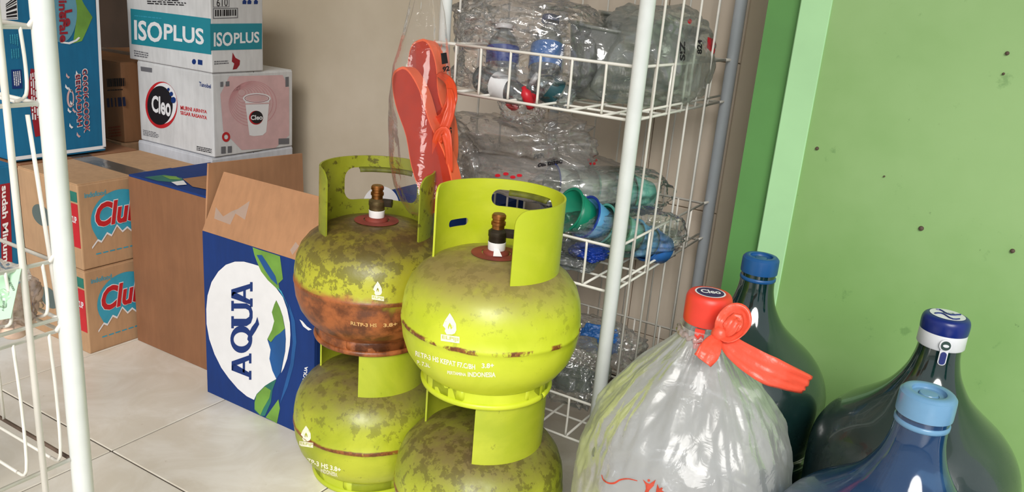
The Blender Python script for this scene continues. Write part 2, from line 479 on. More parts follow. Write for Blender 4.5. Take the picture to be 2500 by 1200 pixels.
decal('swirl_panel', t, B(1), [(560, 186), (690, 183), (706, 215), (706, 330), (672, 361), (590, 366), (545, 320), (538, 230)], P_pink)
for k in range(10):
    r = 10+k*5.4
    decal('swirl_line', t, B(1.5), flat(ell(590+k*3, 226+k*3, r, r*.95, 36), (ell(590+k*3, 226+k*3, r-1.5, r*.95-1.5, 36),)), plain('print_rose', (206, 150, 154), .6))
decal('cup', t, B(2), [(598, 244), (658, 242), (650, 322), (641, 330), (620, 332), (609, 330)], P_white)
decal('cup_rim', t, B(2.5), flat(ell(627, 240, 34, 13, 36), (ell(627, 240, 27, 8, 36),)), P_white)
decal('cup_rim_line', t, B(3), flat(ell(627, 240, 30, 10, 36), (ell(627, 240, 28.5, 8.8, 36),)), P_dred)
decal('cup_mouth', t, B(2.2), ell(627, 240, 27, 8, 30), P_pink)
decal('cup_band', t, B(3), [(597, 252), (659, 250), (659, 253), (597, 255)], P_pink)
decal('logo_ring', t, B(3), ell(625, 287, 17, 17, 30), P_red)
decal('logo_disc', t, B(3.5), ell(627, 286, 15, 15.5, 30), P_black)
dtext(t, B(4), 'Cleo', [(612, 293), (641, 292), (641, 280), (612, 281)], P_white, .03)
decal('seal', t, B(2), flat(ell(552, 334, 10, 12, 24), (ell(552, 334, 5, 6, 20),)), P_red)
for (x0, x1, y0, y1) in ((538, 545, 200, 212), (551, 560, 199, 211), (540, 551, 358, 375), (556, 566, 357, 373), (680, 706, 338, 352), (697, 705, 188, 212)):
    decal('mark', t, B(2), [(x0, y1), (x1, y1-1), (x1, y0-1), (x0, y0)], P_grey)
# white and teal carton on top
t = carton('saline_carton', 'white carton with wide teal band on top of the printed cup carton', -1.897, XC+.002, 1.293, 1.447, .5925, .80, m_wbox, seam=False, tape=False)
A = lambda l: on_plane(('y', 1.293), l*LAY)
B = lambda l: on_plane(('x', XC+.002), l*LAY)
decal('teal_band', t, A(1), [(321, 107), (515.5, 133), (514, 45.5), (318.5, 21)], P_teal)
decal('teal_band', t, B(1), [(514, 123), (639.5, 119.7), (639.5, 57), (513, 58)], P_teal)
dtext(t, A(2), 'ISO', [(328, 97), (396, 105), (396, 55), (327, 48)], P_white, .025)
dtext(t, A(2), 'PLUS', [(400, 96.5), (498, 110), (497, 70), (400, 57)], P_white, .025)
dtext(t, B(2), 'ISO', [(522, 114), (568, 112), (568, 77.5), (522, 79)], P_white, .025)
dtext(t, B(2), 'PLUS', [(571, 106.5), (633, 104), (633, 77), (571, 80)], P_white, .025)
lines(t, A(2), [(328, 41), (395, 48), (395, 44), (328, 37)], 1, P_sky, 2)
lines(t, A(1), [(328, 139), (372, 146), (372, 131), (327, 122)], 3, P_grey, 3)
decal('recycle_mark', t, A(1), ell(473.5, 150.5, 5, 6.5, 16), P_navy)
decal('bin_mark', t, A(1), [(483, 157), (494, 159), (494, 147), (483, 145)], P_navy)
lines(t, A(1), [(360, 12), (470, 17), (462, 2), (358, -4)], 3, P_black, 8)
decal('box_mark', t, B(1), flat([(520, 46), (581, 44), (581, 19), (520, 20)], ([(522, 44), (579, 42), (579, 21), (522, 22)],)), P_grey)
bars(t, B(1), [(525, 40), (577, 38), (577, 23), (525, 24)], 16, P_black, 5, .5)
dtext(t, B(1), '610', [(529, 16), (556, 15), (556, -4), (529, -3)], P_black)
decal('label_frame', t, B(1), flat([(520, 18), (560, 17), (560, -16), (520, -15)], ([(521.5, 16.7), (558.5, 15.7), (558.5, -14), (521.5, -13)],)), P_grey)
for k, x in enumerate((592, 604, 620)): decal('handling_mark', t, B(1), [(x, 10), (x+9, 10), (x+10, 3), (x+4.5, -2), (x, 3)], P_navy)
lines(t, B(1), [(523, 160), (563, 157), (563, 147), (523, 149)], 2, P_grey, 12)
decal('red_wing', t, B(1), [(568, 128), (575, 141), (586, 147), (585, 158), (578, 168), (568, 170), (572, 155), (566, 150)], P_dred)
# turquoise carton standing on end
XM = -1.835
t = carton('water_carton', 'upright turquoise water carton with green leaf logo and vertical lettering', -2.15, XM, .957, 1.174, ZT+.0035, .80, m_teal, seam=False, tape=False)
B = lambda l: on_plane(('x', XM), l*LAY)
decal('white_border', t, B(1), [(33, 392), (259, 362), (258.6, 354), (33, 383)], P_white)
decal('white_border', t, B(1), [(251, 361), (259, 362), (240, -20), (233, -20)], P_white)
decal('white_border', t, B(1), [(27, 392), (34, 392), (5, 60), (0, 60)], P_white)
decal('leaf', t, B(1), [(190, -20), (205, 10), (226, 42), (214, 70), (200, 100), (178, 106), (185, 60), (176, 20), (172, -20)], P_green)
decal('logo_disc', t, B(1.4), ell(150, 30, 38, 74, 30, 0, 360), plain('print_pale_blue', (96, 150, 172), .6))
decal('logo_arc', t, B(2), [(148, 105), (170, 108), (188, 100), (196, 92), (192, 90), (184, 97), (168, 103), (148, 101)], P_white)
dtext(t, B(3), 'Le', [(157, 26), (158, 66), (178, 62), (176, 22)], P_dred, .03)
dtext(t, B(3), 'Minerale', [(142, -28), (146, 104), (166, 102), (163, -28)], P_dred, .03)
dtext(t, B(2), 'GOSOK-GOSOK', [(200, 168), (205, 325), (220, 322), (214, 166)][::1], P_white, .035)
dtext(t, B(3), 'GOSOK-GOSOK', [(201.5, 170), (206.5, 323), (218.5, 320), (212.5, 168)], P_dred, .01)
dtext(t, B(2), 'BERHADIAH', [(183, 182), (188, 311), (202, 308), (197, 180)], P_white, .035)
dtext(t, B(3), 'BERHADIAH', [(184.5, 184), (189.5, 309), (200.5, 306), (195.5, 182)], P_dred, .01)
for k, (x, y) in enumerate(((162, 178), (168, 212), (172, 245), (178, 262), (166, 262), (170, 300), (188, 322), (186, 172), (160, 205))):
    decal('splash', t, B(2), [(x, y), (x+4, y+7), (x+9, y+10), (x+5, y+14), (x-1, y+8)], P_white if k % 3 else P_pink)
decal('swirl', t, B(2), flat(ell(172, 240, 9, 22, 24), (ell(173, 240, 5, 17, 20),)), P_pink)
decal('red_ribbon', t, B(2), [(75, 167), (95, 172), (93, 200), (100, 300), (104, 330), (86, 334), (72, 250), (66, 232)], P_dred)
lines(t, B(3), [(88, 175), (100, 325), (80, 325), (74, 180)], 3, P_white, 3)
decal('navy_panel', t, B(2), [(27, 170), (52, 169), (55, 215), (30, 217)], P_navy)
lines(t, B(3), [(30, 175), (33, 213), (52, 211), (49, 173)], 4, P_white, 4)
decal('barcode_panel', t, B(1.5), [(2, 48), (44, 48), (41, -10), (0, -10)], P_white)
bars(t, B(2), [(14, 10), (16, 46), (42, 46), (40, -10)], 9, P_black, 4, .7)
for k, (x, y) in enumerate(((33, 100), (36, 135), (40, 250))):
    lines(t, B(2), [(x-12, y-15), (x-10, y+14), (x+12, y+12), (x+10, y-17)], 4, P_sky, 20+k)
# blue carton in the far left corner of the pile, below
t = carton('water_carton', 'blue water carton with dark red vertical lettering beside the wire basket', -2.10, -1.822, .70, .948, .005, ZT, m_teal)
B = lambda l: on_plane(('x', -1.822), l*LAY)
dtext(t, B(2), 'sudah Minum', [(4, 455), (8, 640), (22, 636), (18, 450)], P_white, .03)
decal('red_panel', t, B(1), [(0, 450), (24, 446), (30, 640), (4, 646)], P_dred)

# brown carton (unprinted side) with folded blue lid
x0, x1, y0, y1, zt = -1.584, -1.279, 1.059, 1.272, .389
t = thing('water_carton', 'tall brown carton with plain front and blue leaf printed lid flaps', 'box', ((x0+x1)/2, (y0+y1)/2, 0))
w = .004
bm = bxm(x0, x1, y0, y1, 0, zt-.004, .002, 1)
mk('body', bm, m_kraft3, t)
mk('top_flap', bxm(x0+.002, x1-.002, y0+.001, y0+.106, zt-.005, zt, .0008, 1), m_blue, t)
V = [(x0+.10, y1, zt), (x1, y1, zt), (x1, y1-.10, zt+.03), (x0+.13, y1-.10, zt+.028)]
mk('top_flap', (V+[(a, b, c-.004) for a, b, c in V], [(0, 1, 2, 3), (7, 6, 5, 4), (0, 4, 5, 1), (1, 5, 6, 2), (2, 6, 7, 3), (3, 7, 4, 0)]), m_blue, t)
mk('lid_liner', bxm(x0+.004, x0+.14, y0+.108, y1-.002, zt-.005, zt-.001), m_blue, t)
Z = lambda l: on_plane(('z', zt), l*LAY)
decal('leaf_print', t, Z(1), [(352, 432), (402, 426), (444, 434), (450, 446), (420, 444), (385, 441)], P_dgreen)
decal('leaf_print', t, Z(2), [(395, 428), (430, 430), (442, 438), (415, 437)], P_green)
decal('white_print', t, Z(3), [(418, 444), (448, 440), (456, 450), (432, 452)], P_white)
decal('torn_patch', t, Z(3), [(446, 436), (505, 428), (505, 462), (470, 455)], m_kraft)

# blue printed carton standing on end, open
x0, x1, y0, y1, zt = -1.270, -.974, .998, 1.262, .3445
t = thing('water_carton', 'blue carton on end with white oval and navy lettering and open kraft flaps', 'box', ((x0+x1)/2, (y0+y1)/2, 0))
w = .004
def panel(nm, c, m): return mk(nm, bxm(*c, .001, 1), m, t)
panel('front_panel', (x0, x1, y0, y0+w, 0, zt), m_blue)
panel('back_panel', (x0, x1, y1-w, y1, 0, zt), m_kraft)
panel('side_panel', (x0, x0+w, y0+w, y1-w, 0, zt), m_kraft)
panel('side_panel', (x1-w, x1, y0+w, y1-w, 0, zt), m_blue)
panel('bottom_panel', (x0+w, x1-w, y0+w, y1-w, 0, w), m_kraft)
def slab(nm, quad, n, m, th=.004):
    n = Vector(n).normalized()*th; q = [Vector(p) for p in quad]
    return mk(nm, (q+[p+n for p in q], [(0, 1, 2, 3), (7, 6, 5, 4), (0, 4, 5, 1), (1, 5, 6, 2), (2, 6, 7, 3), (3, 7, 4, 0)]), m, t)
ff = slab('front_flap', [(x0+.001, y0, zt), (x1, y0, zt), (x1-.01, y0+.034, zt+.115), (x0+.025, y0+.034, zt+.115)], (0, 1, -.3), m_flap)
slab('side_flap', [(x0, y0+.006, zt), (x0, y1, zt), (x0-.004, y1-.002, zt+.118), (x0-.004, y0+.02, zt+.128)], (1, 0, 0), m_flap)
slab('back_flap', [(x0, y1, zt), (x1, y1, zt), (x1-.004, y1+.085, zt-.04), (x0+.004, y1+.085, zt-.04)], (0, -.3, -1), m_flap)
FP = on_mesh(ff, .0008)
m_tapew = film('tape_scrap', (.96, .94, .9), .35, .2, .08)
decal('tape', t, FP, [(523, 533), (562, 548), (580, 510), (610, 490), (598, 536), (566, 515), (545, 528), (527, 505)], m_tapew)
decal('tape', t, FP, [(708, 610), (714, 622), (730, 600), (722, 590)], m_tapew)
A = lambda l: on_plane(('y', y0), l*LAY)
S = 1/2.7276  # zoom scale used when reading the printed panel
z_ = lambda pts: [(500+x*S, 600+y*S) for x, y in pts]
decal('logo_oval', t, A(1), z_([(18, 330), (45, 240), (90, 170), (140, 125), (200, 104), (260, 104), (320, 120), (358, 132), (375, 170), (420, 228), (475, 280), (520, 340), (548, 420), (566, 510), (570, 590), (566, 660), (548, 750), (525, 815), (508, 845), (520, 780), (536, 700), (540, 620), (535, 550), (520, 470), (500, 410), (476, 360), (462, 390), (446, 440), (462, 500), (446, 560), (416, 620), (438, 690), (430, 750), (450, 830), (476, 885), (440, 905), (400, 930), (365, 965), (345, 985), (328, 1024), (280, 1000), (220, 950), (160, 880), (110, 810), (65, 720), (30, 620), (12, 520), (10, 420)]), P_white)
decal('leaf_print', t, A(1), z_([(318, 8), (360, 24), (440, 48), (500, 68), (510, 140), (520, 220), (490, 250), (500, 300), (475, 280), (420, 228), (375, 170), (345, 100), (330, 60)]), P_green)
decal('leaf_print', t, A(1.5), z_([(345, 60), (380, 60), (420, 120), (470, 200), (485, 262), (440, 220), (400, 160)]), P_lblue)
decal('leaf_print', t, A(1.5), z_([(476, 362), (500, 412), (518, 470), (532, 550), (500, 580), (470, 600), (440, 640), (418, 620), (446, 560), (462, 500), (446, 440), (462, 390)]), P_green)
decal('leaf_print', t, A(1.5), z_([(532, 552), (538, 620), (534, 700), (518, 780), (505, 840), (476, 885), (450, 830), (430, 750), (438, 690), (420, 630), (445, 640), (470, 600), (500, 580)]), P_lblue)
decal('leaf_print', t, A(1), z_([(476, 888), (450, 960), (440, 1040), (400, 1130), (370, 1130), (330, 1090), (330, 1040), (345, 985), (365, 965), (400, 930), (440, 905)]), P_dgreen)
decal('leaf_print', t, A(1.5), z_([(400, 935), (440, 960), (430, 1010), (390, 1080), (370, 1125), (332, 1085), (332, 1040), (345, 990)]), P_green)
decal('leaf_print', t, A(1.2), z_([(490, 1020), (500, 1080), (480, 1180), (405, 1140), (440, 1090)]), P_green)
decal('wave_print', t, A(1), z_([(560, 380), (600, 500), (610, 640), (590, 800), (550, 940), (500, 1050), (530, 930), (570, 780), (585, 640), (575, 500)]), P_lblue)
decal('logo_fragment', t, A(1), z_([(630, 488), (650, 500), (680, 535), (712, 556), (690, 562), (655, 535)]), P_white)
decal('wave_print', t, A(1.2), z_([(480, 270), (510, 300), (545, 380), (575, 470), (560, 420), (530, 350)]), P_sky)
# slab lettering A Q U A reading upwards: letter frame u -> up the panel, v -> left
def glyph(parts, u0, u1, v0, v1):
    """u from bottom (u0) to top; v=0 right (baseline) to v=1 left; zoom coordinates"""
    out = []
    for pl in parts:
        pts = []
        for a, b in pl:
            yy = u0+(u1-u0)*a; xx = v0+(v1-v0)*b
            pts.append((xx, yy))
        out.append(z_(pts))
    return out
A_ = [[(0, 0), (.34, 0), (.34, .12), (.28, .12), (.62, .88), (.55, 1), (.36, 1), (.10, .12), (0, .12)],
      [(.55, 1), (.36, 1), (.36, .92), (.52, .88), (.62, .5), (.74, .12), (.62, .12), (.62, 0), (1, 0), (1, .12), (.93, .12), (.70, 1)],
      [(.25, .32), (.70, .32), (.68, .44), (.30, .44)]]
U_ = [[(0, 1), (.42, 1), (.42, .88), (.33, .88), (.33, .30), (.40, .16), (.50, .14), (.62, .18), (.68, .32), (.68, .88), (.60, .88), (.60, 1), (.95, 1), (.95, .88), (.86, .88), (.86, .28), (.76, .08), (.58, 0), (.36, 0), (.18, .08), (.08, .28), (.08, .88), (0, .88)]]
Qo = [(.5+.5*math.cos(R(a)), .52+.48*math.sin(R(a))) for a in range(0, 360, 12)]
Qi = [(.5+.26*math.cos(R(a)), .52+.34*math.sin(R(a))) for a in range(0, 360, 12)]
Qt = [(.40, .18), (.60, .06), (.80, -.10), (1.05, -.26), (1.32, -.18), (1.12, -.10), (.95, .06), (.72, .20), (.5, .26)]
for parts, (ub, ut, xr, xl) in ((A_, (890, 715, 310, 178)), (A_, (405, 240, 318, 176)), (U_, (548, 355, 318, 176))):
    for pl in glyph(parts, ub, ut, xr, xl): decal('letter', t, A(2), pl, P_navy)
qo, qi, qt = glyph([Qo, Qi, Qt], 712, 530, 322, 170)
decal('letter', t, A(2), flat(qo, (qi,)), P_navy); decal('letter', t, A(2.3), qt, P_navy)
dtext(t, A(1), 'AQUA', [(748, 931), (753, 895), (744, 893), (738, 929)], P_white, .03)
# another carton seen behind the cylinder
zc = ony(915, 456, 1.43).z
t = carton('water_carton', 'blue carton with white oval standing behind the rusty gas cylinder collar', -1.165, -.915, 1.43, 1.61, .0, zc, m_blue, tape=False)
decal('logo_oval', t, on_plane(('y', 1.43), LAY), ell(930, 500, 44, 46), P_white)
# ------------------------------------------------------------------ wire rack by the back wall
XR, XL, YF, YB = -.475, -.848, 1.143, 1.592
rk = thing('wire_rack', 'tall white wire basket rack with tube posts against the tiled wall', 'rack', ((XR+XL)/2, (YF+YB)/2, 0))
PT = 1.75
for x, y, r, m in ((XR, YF, .0115, m_post), (XR, YB, .0115, m_gpost), (XL+.004, YF+.022, .0100, m_post), (XL, YB, .0100, m_gpost)):
    p = mk('post', lathe([(r*.9, 0), (r, .002), (r, PT-.002), (r*.9, PT)], (x, y, 0), 20), m, rk, True); edge_split(p, 50)
    e = mk('foot', lathe([(r*1.25, 0), (r*1.3, .004), (r*1.3, .028), (r*1.1, .032)], (x, y, 0), 20), P_grey, p, True); edge_split(e, 40)
WR = .0021
def wire(nm, pts, parent, m=m_wire, r=WR, n=8):
    return mk(nm, tube(pts, r, n), m, parent, True)
# side grids between the posts
for x in (XR, XL):
    for y in (1.212, 1.289, 1.373, 1.465):
        wire('side_wire', [(x, y, .03), (x, y, PT-.05)], rk)
    for z in (.03, PT-.05): wire('side_rail', [(x, YF, z), (x, YB, z)], rk, r=.003)
for k in range(6):
    x = XL+(XR-XL)*(k+.7)/6.4
    wire('back_wire', [(x, YB+.004, .03), (x, YB+.004, PT-.05)], rk, r=.0019)
wire('back_rail', [(XL, YB, PT-.05), (XR, YB, PT-.05)], rk, r=.003)
wire('back_rail', [(XL, YB, .03), (XR, YB, .03)], rk, r=.003)
def basket(zt, zb):
    xa, xb, ya, yb = XL+.040, XR-.004, YF+.006, YB-.030
    i = .004
    rim = mk('basket_rim', tube([(xa, ya, zt), (xb, ya, zt), (xb, yb, zt), (xa, yb, zt), (xa, ya, zt)], .0026, 8), m_wire, rk, True)
    bot = [(xa, ya, zb), (xb, ya, zb), (xb, yb, zb), (xa, yb, zb), (xa, ya, zb)]
    mk('basket_base_rail', tube(bot, .0026, 8), m_wire, rim, True)
    for fx in (-.807, -.757, -.700, -.645, -.589, -.531):
        wire('basket_wire', smoothpath([(fx, ya, zt), (fx+.001, ya-.001, (zt+zb)/2), (fx, ya, zb+.003)], 3), rim)
        wire('basket_wire', [(fx, yb, zt), (fx, yb, zb)], rim)
        wire('basket_floor_wire', [(fx, ya, zb), (fx, yb, zb)], rim)
    for k in range(1, 6):
        y = ya+(yb-ya)*k/6
        wire('basket_wire', [(xa, y, zt), (xa, y, zb)], rim)
        wire('basket_wire', [(xb, y, zt), (xb, y, zb)], rim)
        wire('basket_floor_wire', [(xa, y, zb-.002), (xb, y, zb-.002)], rim)
    wire('basket_base_rail', [(xb, ya, zb+.012), (xb, yb, zb+.012)], rim)
    for (x, y) in ((xb, ya), (xb, yb), (xa, ya), (xa, yb)):
        X = XR if x == xb else XL; Yy = YF if y == ya else YB
        wire('hook', [(x, y, zt), (X, Yy, zt), (X, Yy, zt-.018)], rim, r=.0028)
        wire('hook', [(x, y, zb), (X, Yy, zb)], rim, r=.0024)
basket(.738, .659); basket(.459, .384); basket(.180, .105); basket(1.02, .94)

# ------------------------------------------------------------------ gas cylinders
def paint(name, rust, dirt, seed, base=(188, 196, 44), light=(206, 212, 60), seamrust=.6, grime=(112, 92, 62), dome=True):
    g = G(name); z = g.xyz()[2]
    n1 = g.noise(7, 7, .62, off=seed, dist=.6); n2 = g.noise(34, 6, .65, off=seed+2); n3 = g.noise(110, 3, .6, off=seed+5)
    c = g.mix(g.ramp(n1, .35, .65), srgb(*base), srgb(*light))
    # grime on the top dome
    top = g.math('MULTIPLY', g.ramp(z, .125, .192), g.ramp(g.math('ADD', n1, g.math('MULTIPLY', n2, .5)), .45, .85, .45, 1))
    c = g.mix(g.math('MULTIPLY', top, max(.92, dirt*1.3) if dome else .10, True), c, srgb(*grime))
    # specks and chips
    n4 = g.noise(55, 6, .7, off=seed+8)
    up_ = g.ramp(z, .06, .18, .0, .10 if dome else .01)
    sp = g.ramp(g.math('ADD', up_, g.math('ADD', g.math('MULTIPLY', n4, .75), g.math('MULTIPLY', n1, .25))), .635-.075*dirt, .675-.07*dirt, 0, .85)
    c = g.mix(g.math('MULTIPLY', sp, min(1, .15+dirt*.75)), c, srgb(70, 56, 30))
    # rusted weld seam
    s = g.math('ABSOLUTE', g.math('SUBTRACT', g.math('ADD', z, g.math('MULTIPLY', g.math('SUBTRACT', n2, .5), .006)), .102))
    n5 = g.noise(26, 5, .65, off=seed+11)
    sm = g.math('MULTIPLY', g.ramp(s, .0022, .0046, 1, 0), g.ramp(n5, .64-seamrust*.34, .72-seamrust*.34))
    c = g.mix(sm, c, g.mix(g.ramp(n3, .4, .6), srgb(104, 58, 24), srgb(140, 84, 36)))
    # rust running over the lower half
    if rust > 0:
        low = g.ramp(z, .135, .075, 0, 1)
        rm = g.ramp(g.math('ADD', g.math('MULTIPLY', low, .42*rust), g.math('ADD', g.math('MULTIPLY', n1, .55), g.math('MULTIPLY', n2, .35))), .62, .84, 0, min(1, rust))
        c = g.mix(rm, c, g.mix(g.ramp(n2, .35, .65), srgb(98, 52, 26), srgb(168, 96, 50)))
    m = g.set(c, g.ramp(n2, .3, .8, .30, .55)); g.bump(g.math('ADD', n2, g.math('MULTIPLY', n3, .4)), .12+.2*rust, .0015)
    return m
m_brass = plain('valve_brass', (150, 98, 52), .35, .9, var=.25, scale=60)
m_dbrass = plain('valve_dark_metal', (62, 54, 44), .45, .6, var=.3, scale=60)
m_seal = plain('white_seal_tape', (238, 236, 236), .6, var=.03)
m_lead = plain('red_primer_stain', (128, 52, 40), .7, var=.25)
RB = .130
BODY = [(.0, .006), (.045, .0075), (.075, .013), (.095, .0235), (.110, .037), (.121, .054), (.1275, .074), (.1298, .091), (.1302, .0985), (.1314, .100), (.1314, .104), (.1302, .1055), (.1298, .120), (.1270, .139), (.1205, .1565), (.109, .1715), (.094, .183), (.075, .1915), (.050, .1975), (.025, .200), (.0, .2005)]
CR = .0905
def wrap(bm, c, r, step=4):
    """flat (angle deg, z) sheet -> bent round a vertical axis"""
    xs = [v.co.x for v in bm.verts]; a = min(xs)+step
    while a < max(xs)-.01:
        bmesh.ops.bisect_plane(bm, geom=bm.verts[:]+bm.edges[:]+bm.faces[:], plane_co=(a, 0, 0), plane_no=(1, 0, 0)); a += step
    for v in bm.verts:
        t = R(v.co.x); v.co = Vector((c[0]+r*math.cos(t), c[1]+r*math.sin(t), c[2]+v.co.y))
    bmesh.ops.recalc_face_normals(bm, faces=bm.faces[:])
    return bm
def degrect(a0, a1, z0, z1, rz, corners=(1, 1, 1, 1)):
    k = 180/PI/CR
    return [(x*k, z) for x, z in rrect(a0/k, a1/k, z0, z1, rz, 5, corners)]
def cylinder(label, x, y, z, mat, a0, a1, slots, valve=True, ring_cut=(), dark_valve=False, ringmat=None, cm=None):
    cm = cm or mat
    c = (x, y, z)
    t = thing('gas_cylinder', label, 'gas cylinder', c)
    b = mk('tank', lathe(BODY, c, 72, closed=False), mat, t, True)
    # foot ring: band with windows, rolled lower bead
    bm = wrap(flat([(0, .002), (360, .002), (360, .034), (0, .034)], [degrect(q0, q1, .0085, .0285, .006) for q0, q1 in ring_cut]), c, .0935)
    bmesh.ops.remove_doubles(bm, verts=bm.verts[:], dist=1e-4)
    fr = mk('foot_ring', bm, ringmat or mat, t, True)
    m = fr.modifiers.new('thick', 'SOLIDIFY'); m.thickness = .0028; m.offset = 0
    n = 72; ptz = [(c[0]+.0935*math.cos(2*PI*i/n), c[1]+.0935*math.sin(2*PI*i/n), c[2]+.005) for i in range(n+1)]
    mk('foot_bead', tube(ptz, .005, 8), ringmat or mat, fr, True)
    # collar
    bm = wrap(flat(degrect(a0, a1, .172, .288, .020, (0, 1, 1, 0)), [degrect(s0, s1, z0, z1, rr) for s0, s1, z0, z1, rr in slots]), c, CR)
    co = mk('collar', bm, cm, t, True)
    m = co.modifiers.new('thick', 'SOLIDIFY'); m.thickness = .0028; m.offset = 0
    edge_split(co, 40)
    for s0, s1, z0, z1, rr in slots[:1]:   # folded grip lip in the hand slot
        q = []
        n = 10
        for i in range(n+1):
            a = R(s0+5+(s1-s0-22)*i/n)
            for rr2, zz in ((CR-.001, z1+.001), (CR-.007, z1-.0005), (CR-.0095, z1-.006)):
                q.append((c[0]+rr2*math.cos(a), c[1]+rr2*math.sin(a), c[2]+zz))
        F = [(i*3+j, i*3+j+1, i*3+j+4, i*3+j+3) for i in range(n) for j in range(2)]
        lp = mk('grip_lip', (q, F), plain('grimy_shaded_lip', (96, 98, 30), .6, var=.3, scale=60), co, True)  # lip colour holds grime and rust, darkened too for the shaded underside
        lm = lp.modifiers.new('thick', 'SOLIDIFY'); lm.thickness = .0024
    for a in (a0+14, (a0+a1)/2, a1-14):    # feet welding the collar to the dome
        q = flat([(a-7, .162), (a+7, .162), (a+7, .176), (a-7, .176)])
        w_ = mk('weld_tab', wrap(q, c, CR), cm, co, True); lm = w_.modifiers.new('thick', 'SOLIDIFY'); lm.thickness = .003; lm.offset = 0
    if valve:
        b0 = mk('valve_base', lathe([(.020, .1975), (.0185, .2035), (.0135, .206)], c, 28), m_lead, t, True)
        q = lambda pr: [(r, .200+(h-.207)*.84) for r, h in pr]
        vb = mk('valve', lathe(q([(.0105, .207), (.0105, .226), (.0125, .228), (.0125, .236), (.0135, .238), (.0135, .246), (.0105, .249), (.0085, .251), (.0085, .274)]), c, 28), m_dbrass if dark_valve else plain('valve_dull_brass', (112, 96, 66), .4, .7, var=.3, scale=70), t, True)
        edge_split(vb, 35)
        tp = mk('valve_top', lathe(q([(.0088, .2495), (.0090, .2565), (.0104, .2575), (.0104, .2625), (.0089, .2635), (.0089, .2675), (.0102, .2685), (.0102, .2735), (.0084, .2765), (0, .2765)]), c, 28, closed=False), m_brass, vb, True); edge_split(tp, 35)
        mk('side_nut', tube([(c[0]+.008, c[1]+.006, c[2]+.230), (c[0]+.021, c[1]+.012, c[2]+.230)], .0075, 6), m_dbrass, vb)
        sl_ = mk('seal_tape', lathe(q([(.0122, .2135), (.0126, .215), (.0130, .2275), (.0122, .2285)]), c, 24), m_seal, vb, True); edge_split(sl_, 40)
        if dark_valve:
            q = [(c[0]+.0132*math.cos(R(a)), c[1]+.0128*math.sin(R(a))) for a in (-75, -45)]
            e = [(c[0]+.024*math.cos(R(a)), c[1]+.024*math.sin(R(a))) for a in (-68, -38)]
            tl_ = mk('tape_tail', ([(*q[0], z+.210), (*q[1], z+.210), (*e[1], z+.2030), (*e[0], z+.2030)], [(0, 1, 2, 3)]), m_seal, vb)
            lm = tl_.modifiers.new('thick', 'SOLIDIFY'); lm.thickness = .0008
        mk('stain', lathe([(.021, .2010), (.036, .2001)], c, 32, closed=False), m_lead, t, True)
    return t, b
LX, LY, RX, RY = -.839, .998, -.580, .954
PZL, PZR = .257, .272
k1 = paint('green_paint_worn', .25, .45, 1.3, (150, 160, 30), (182, 188, 50), .95, (104, 84, 58))
k2 = paint('green_paint_dirty', .25, .62, 9.1, (146, 156, 34), (180, 188, 50), .5, (104, 82, 60))
k3 = paint('green_paint_rusted', 1.25, .70, 4.7, (160, 156, 36), (182, 182, 50), 1, (84, 56, 42))
k4 = paint('green_paint_clean', .0, .16, 15.2, (186, 200, 34), (204, 214, 52), .48, (138, 116, 78))
k3r = paint('rusted_ring', 1.6, .9, 2.2, (150, 84, 44), (160, 96, 50), 1)
slots = lambda b: [(b-30, b+34, .246, .272, .0125), (b+38, b+58, .226, .236, .0048), (b-64, b-44, .226, .236, .0048)]
kc = {}
for nm, d, b_, l_, sd in (('low_left', .35, (168, 182, 40), (190, 200, 52), 21.), ('low_right', .40, (166, 180, 38), (188, 198, 50), 25.), ('top_left', .95, (132, 140, 32), (158, 166, 40), 29.), ('top_right', .10, (188, 202, 36), (206, 216, 52), 33.)):
    kc[nm] = paint('collar_paint_'+nm, 0, d, sd, b_, l_, 0, (120, 96, 60), False)
_, lowL = cylinder('dirty lime green gas cylinder on the floor below the rusty one', LX, LY, 0, k1, -63, 205, slots(88), False, ((-150, -100), (-76, -15), (40, 80), (120, 170)), cm=kc['low_left'], ringmat=kc['low_left'])
_, lowR = cylinder('grimy lime green gas cylinder on the floor below the bright green one', RX, RY, 0, k2, -66, 200, slots(80), False, ((-150, -100), (-76, -15), (40, 80), (120, 170)), cm=kc['low_right'], ringmat=kc['low_right'])
_, topL = cylinder('heavily rusted lime green gas cylinder with rust brown lower half stacked on another cylinder', LX, LY, PZL, k3, -4, 252, [(82, 168, .212, .268, .018)], True, ((-150, -110), (-76, -10), (60, 100), (150, 200)), ringmat=k3r, cm=kc['top_left'])
_, topR = cylinder('bright lime green gas cylinder stacked on top of another beside the rusty one', RX, RY, PZR, k4, -45, 206, [(62, 130, .246, .272, .0125), (152, 176, .216, .228, .0055)], True, ((-124, -76), (-22, 14), (60, 100), (150, 190)), dark_valve=True, cm=kc['top_right'], ringmat=kc['top_right'])
# stencilled marks, laid on the tanks
def flame(b, mat, q, s, tank):
    P = on_mesh(b, .0007); x, y = q
    pts = [(0, -32), (8, -20), (16, -4), (17, 12), (13, 20), (6, 23), (-8, 23), (-13, 14), (-11, 8), (-18, 0), (-12, -14), (-5, -24)]
    inn = [(0, -16), (7, -4), (9, 8), (5, 15), (3, 6), (0, -2), (-3, 6), (-4, 14), (-8, 6), (-6, -4)]
    inn = [(a*.6, b_*.6+2) for a, b_ in inn]
    decal('flame_mark', tank, P, flat([(x+a*s, y+b_*s) for a, b_ in pts], ([(x+a*s, y+b_*s) for a, b_ in inn],)), mat)
    P2 = on_mesh(b, .0012)
    decal('name_plate', tank, P, [(x-23*s, y+22*s), (x+25*s, y+29*s), (x+25*s, y+46*s), (x-23*s, y+39*s)], mat)
    dtext(tank, P2, 'ELPIJI', [(x-20*s, y+36*s), (x+22*s, y+43*s), (x+22*s, y+32*s), (x-20*s, y+25*s)], m_stencilgap, .02)
g = G('stencil_white'); f = g.noise(160, 4, .6)
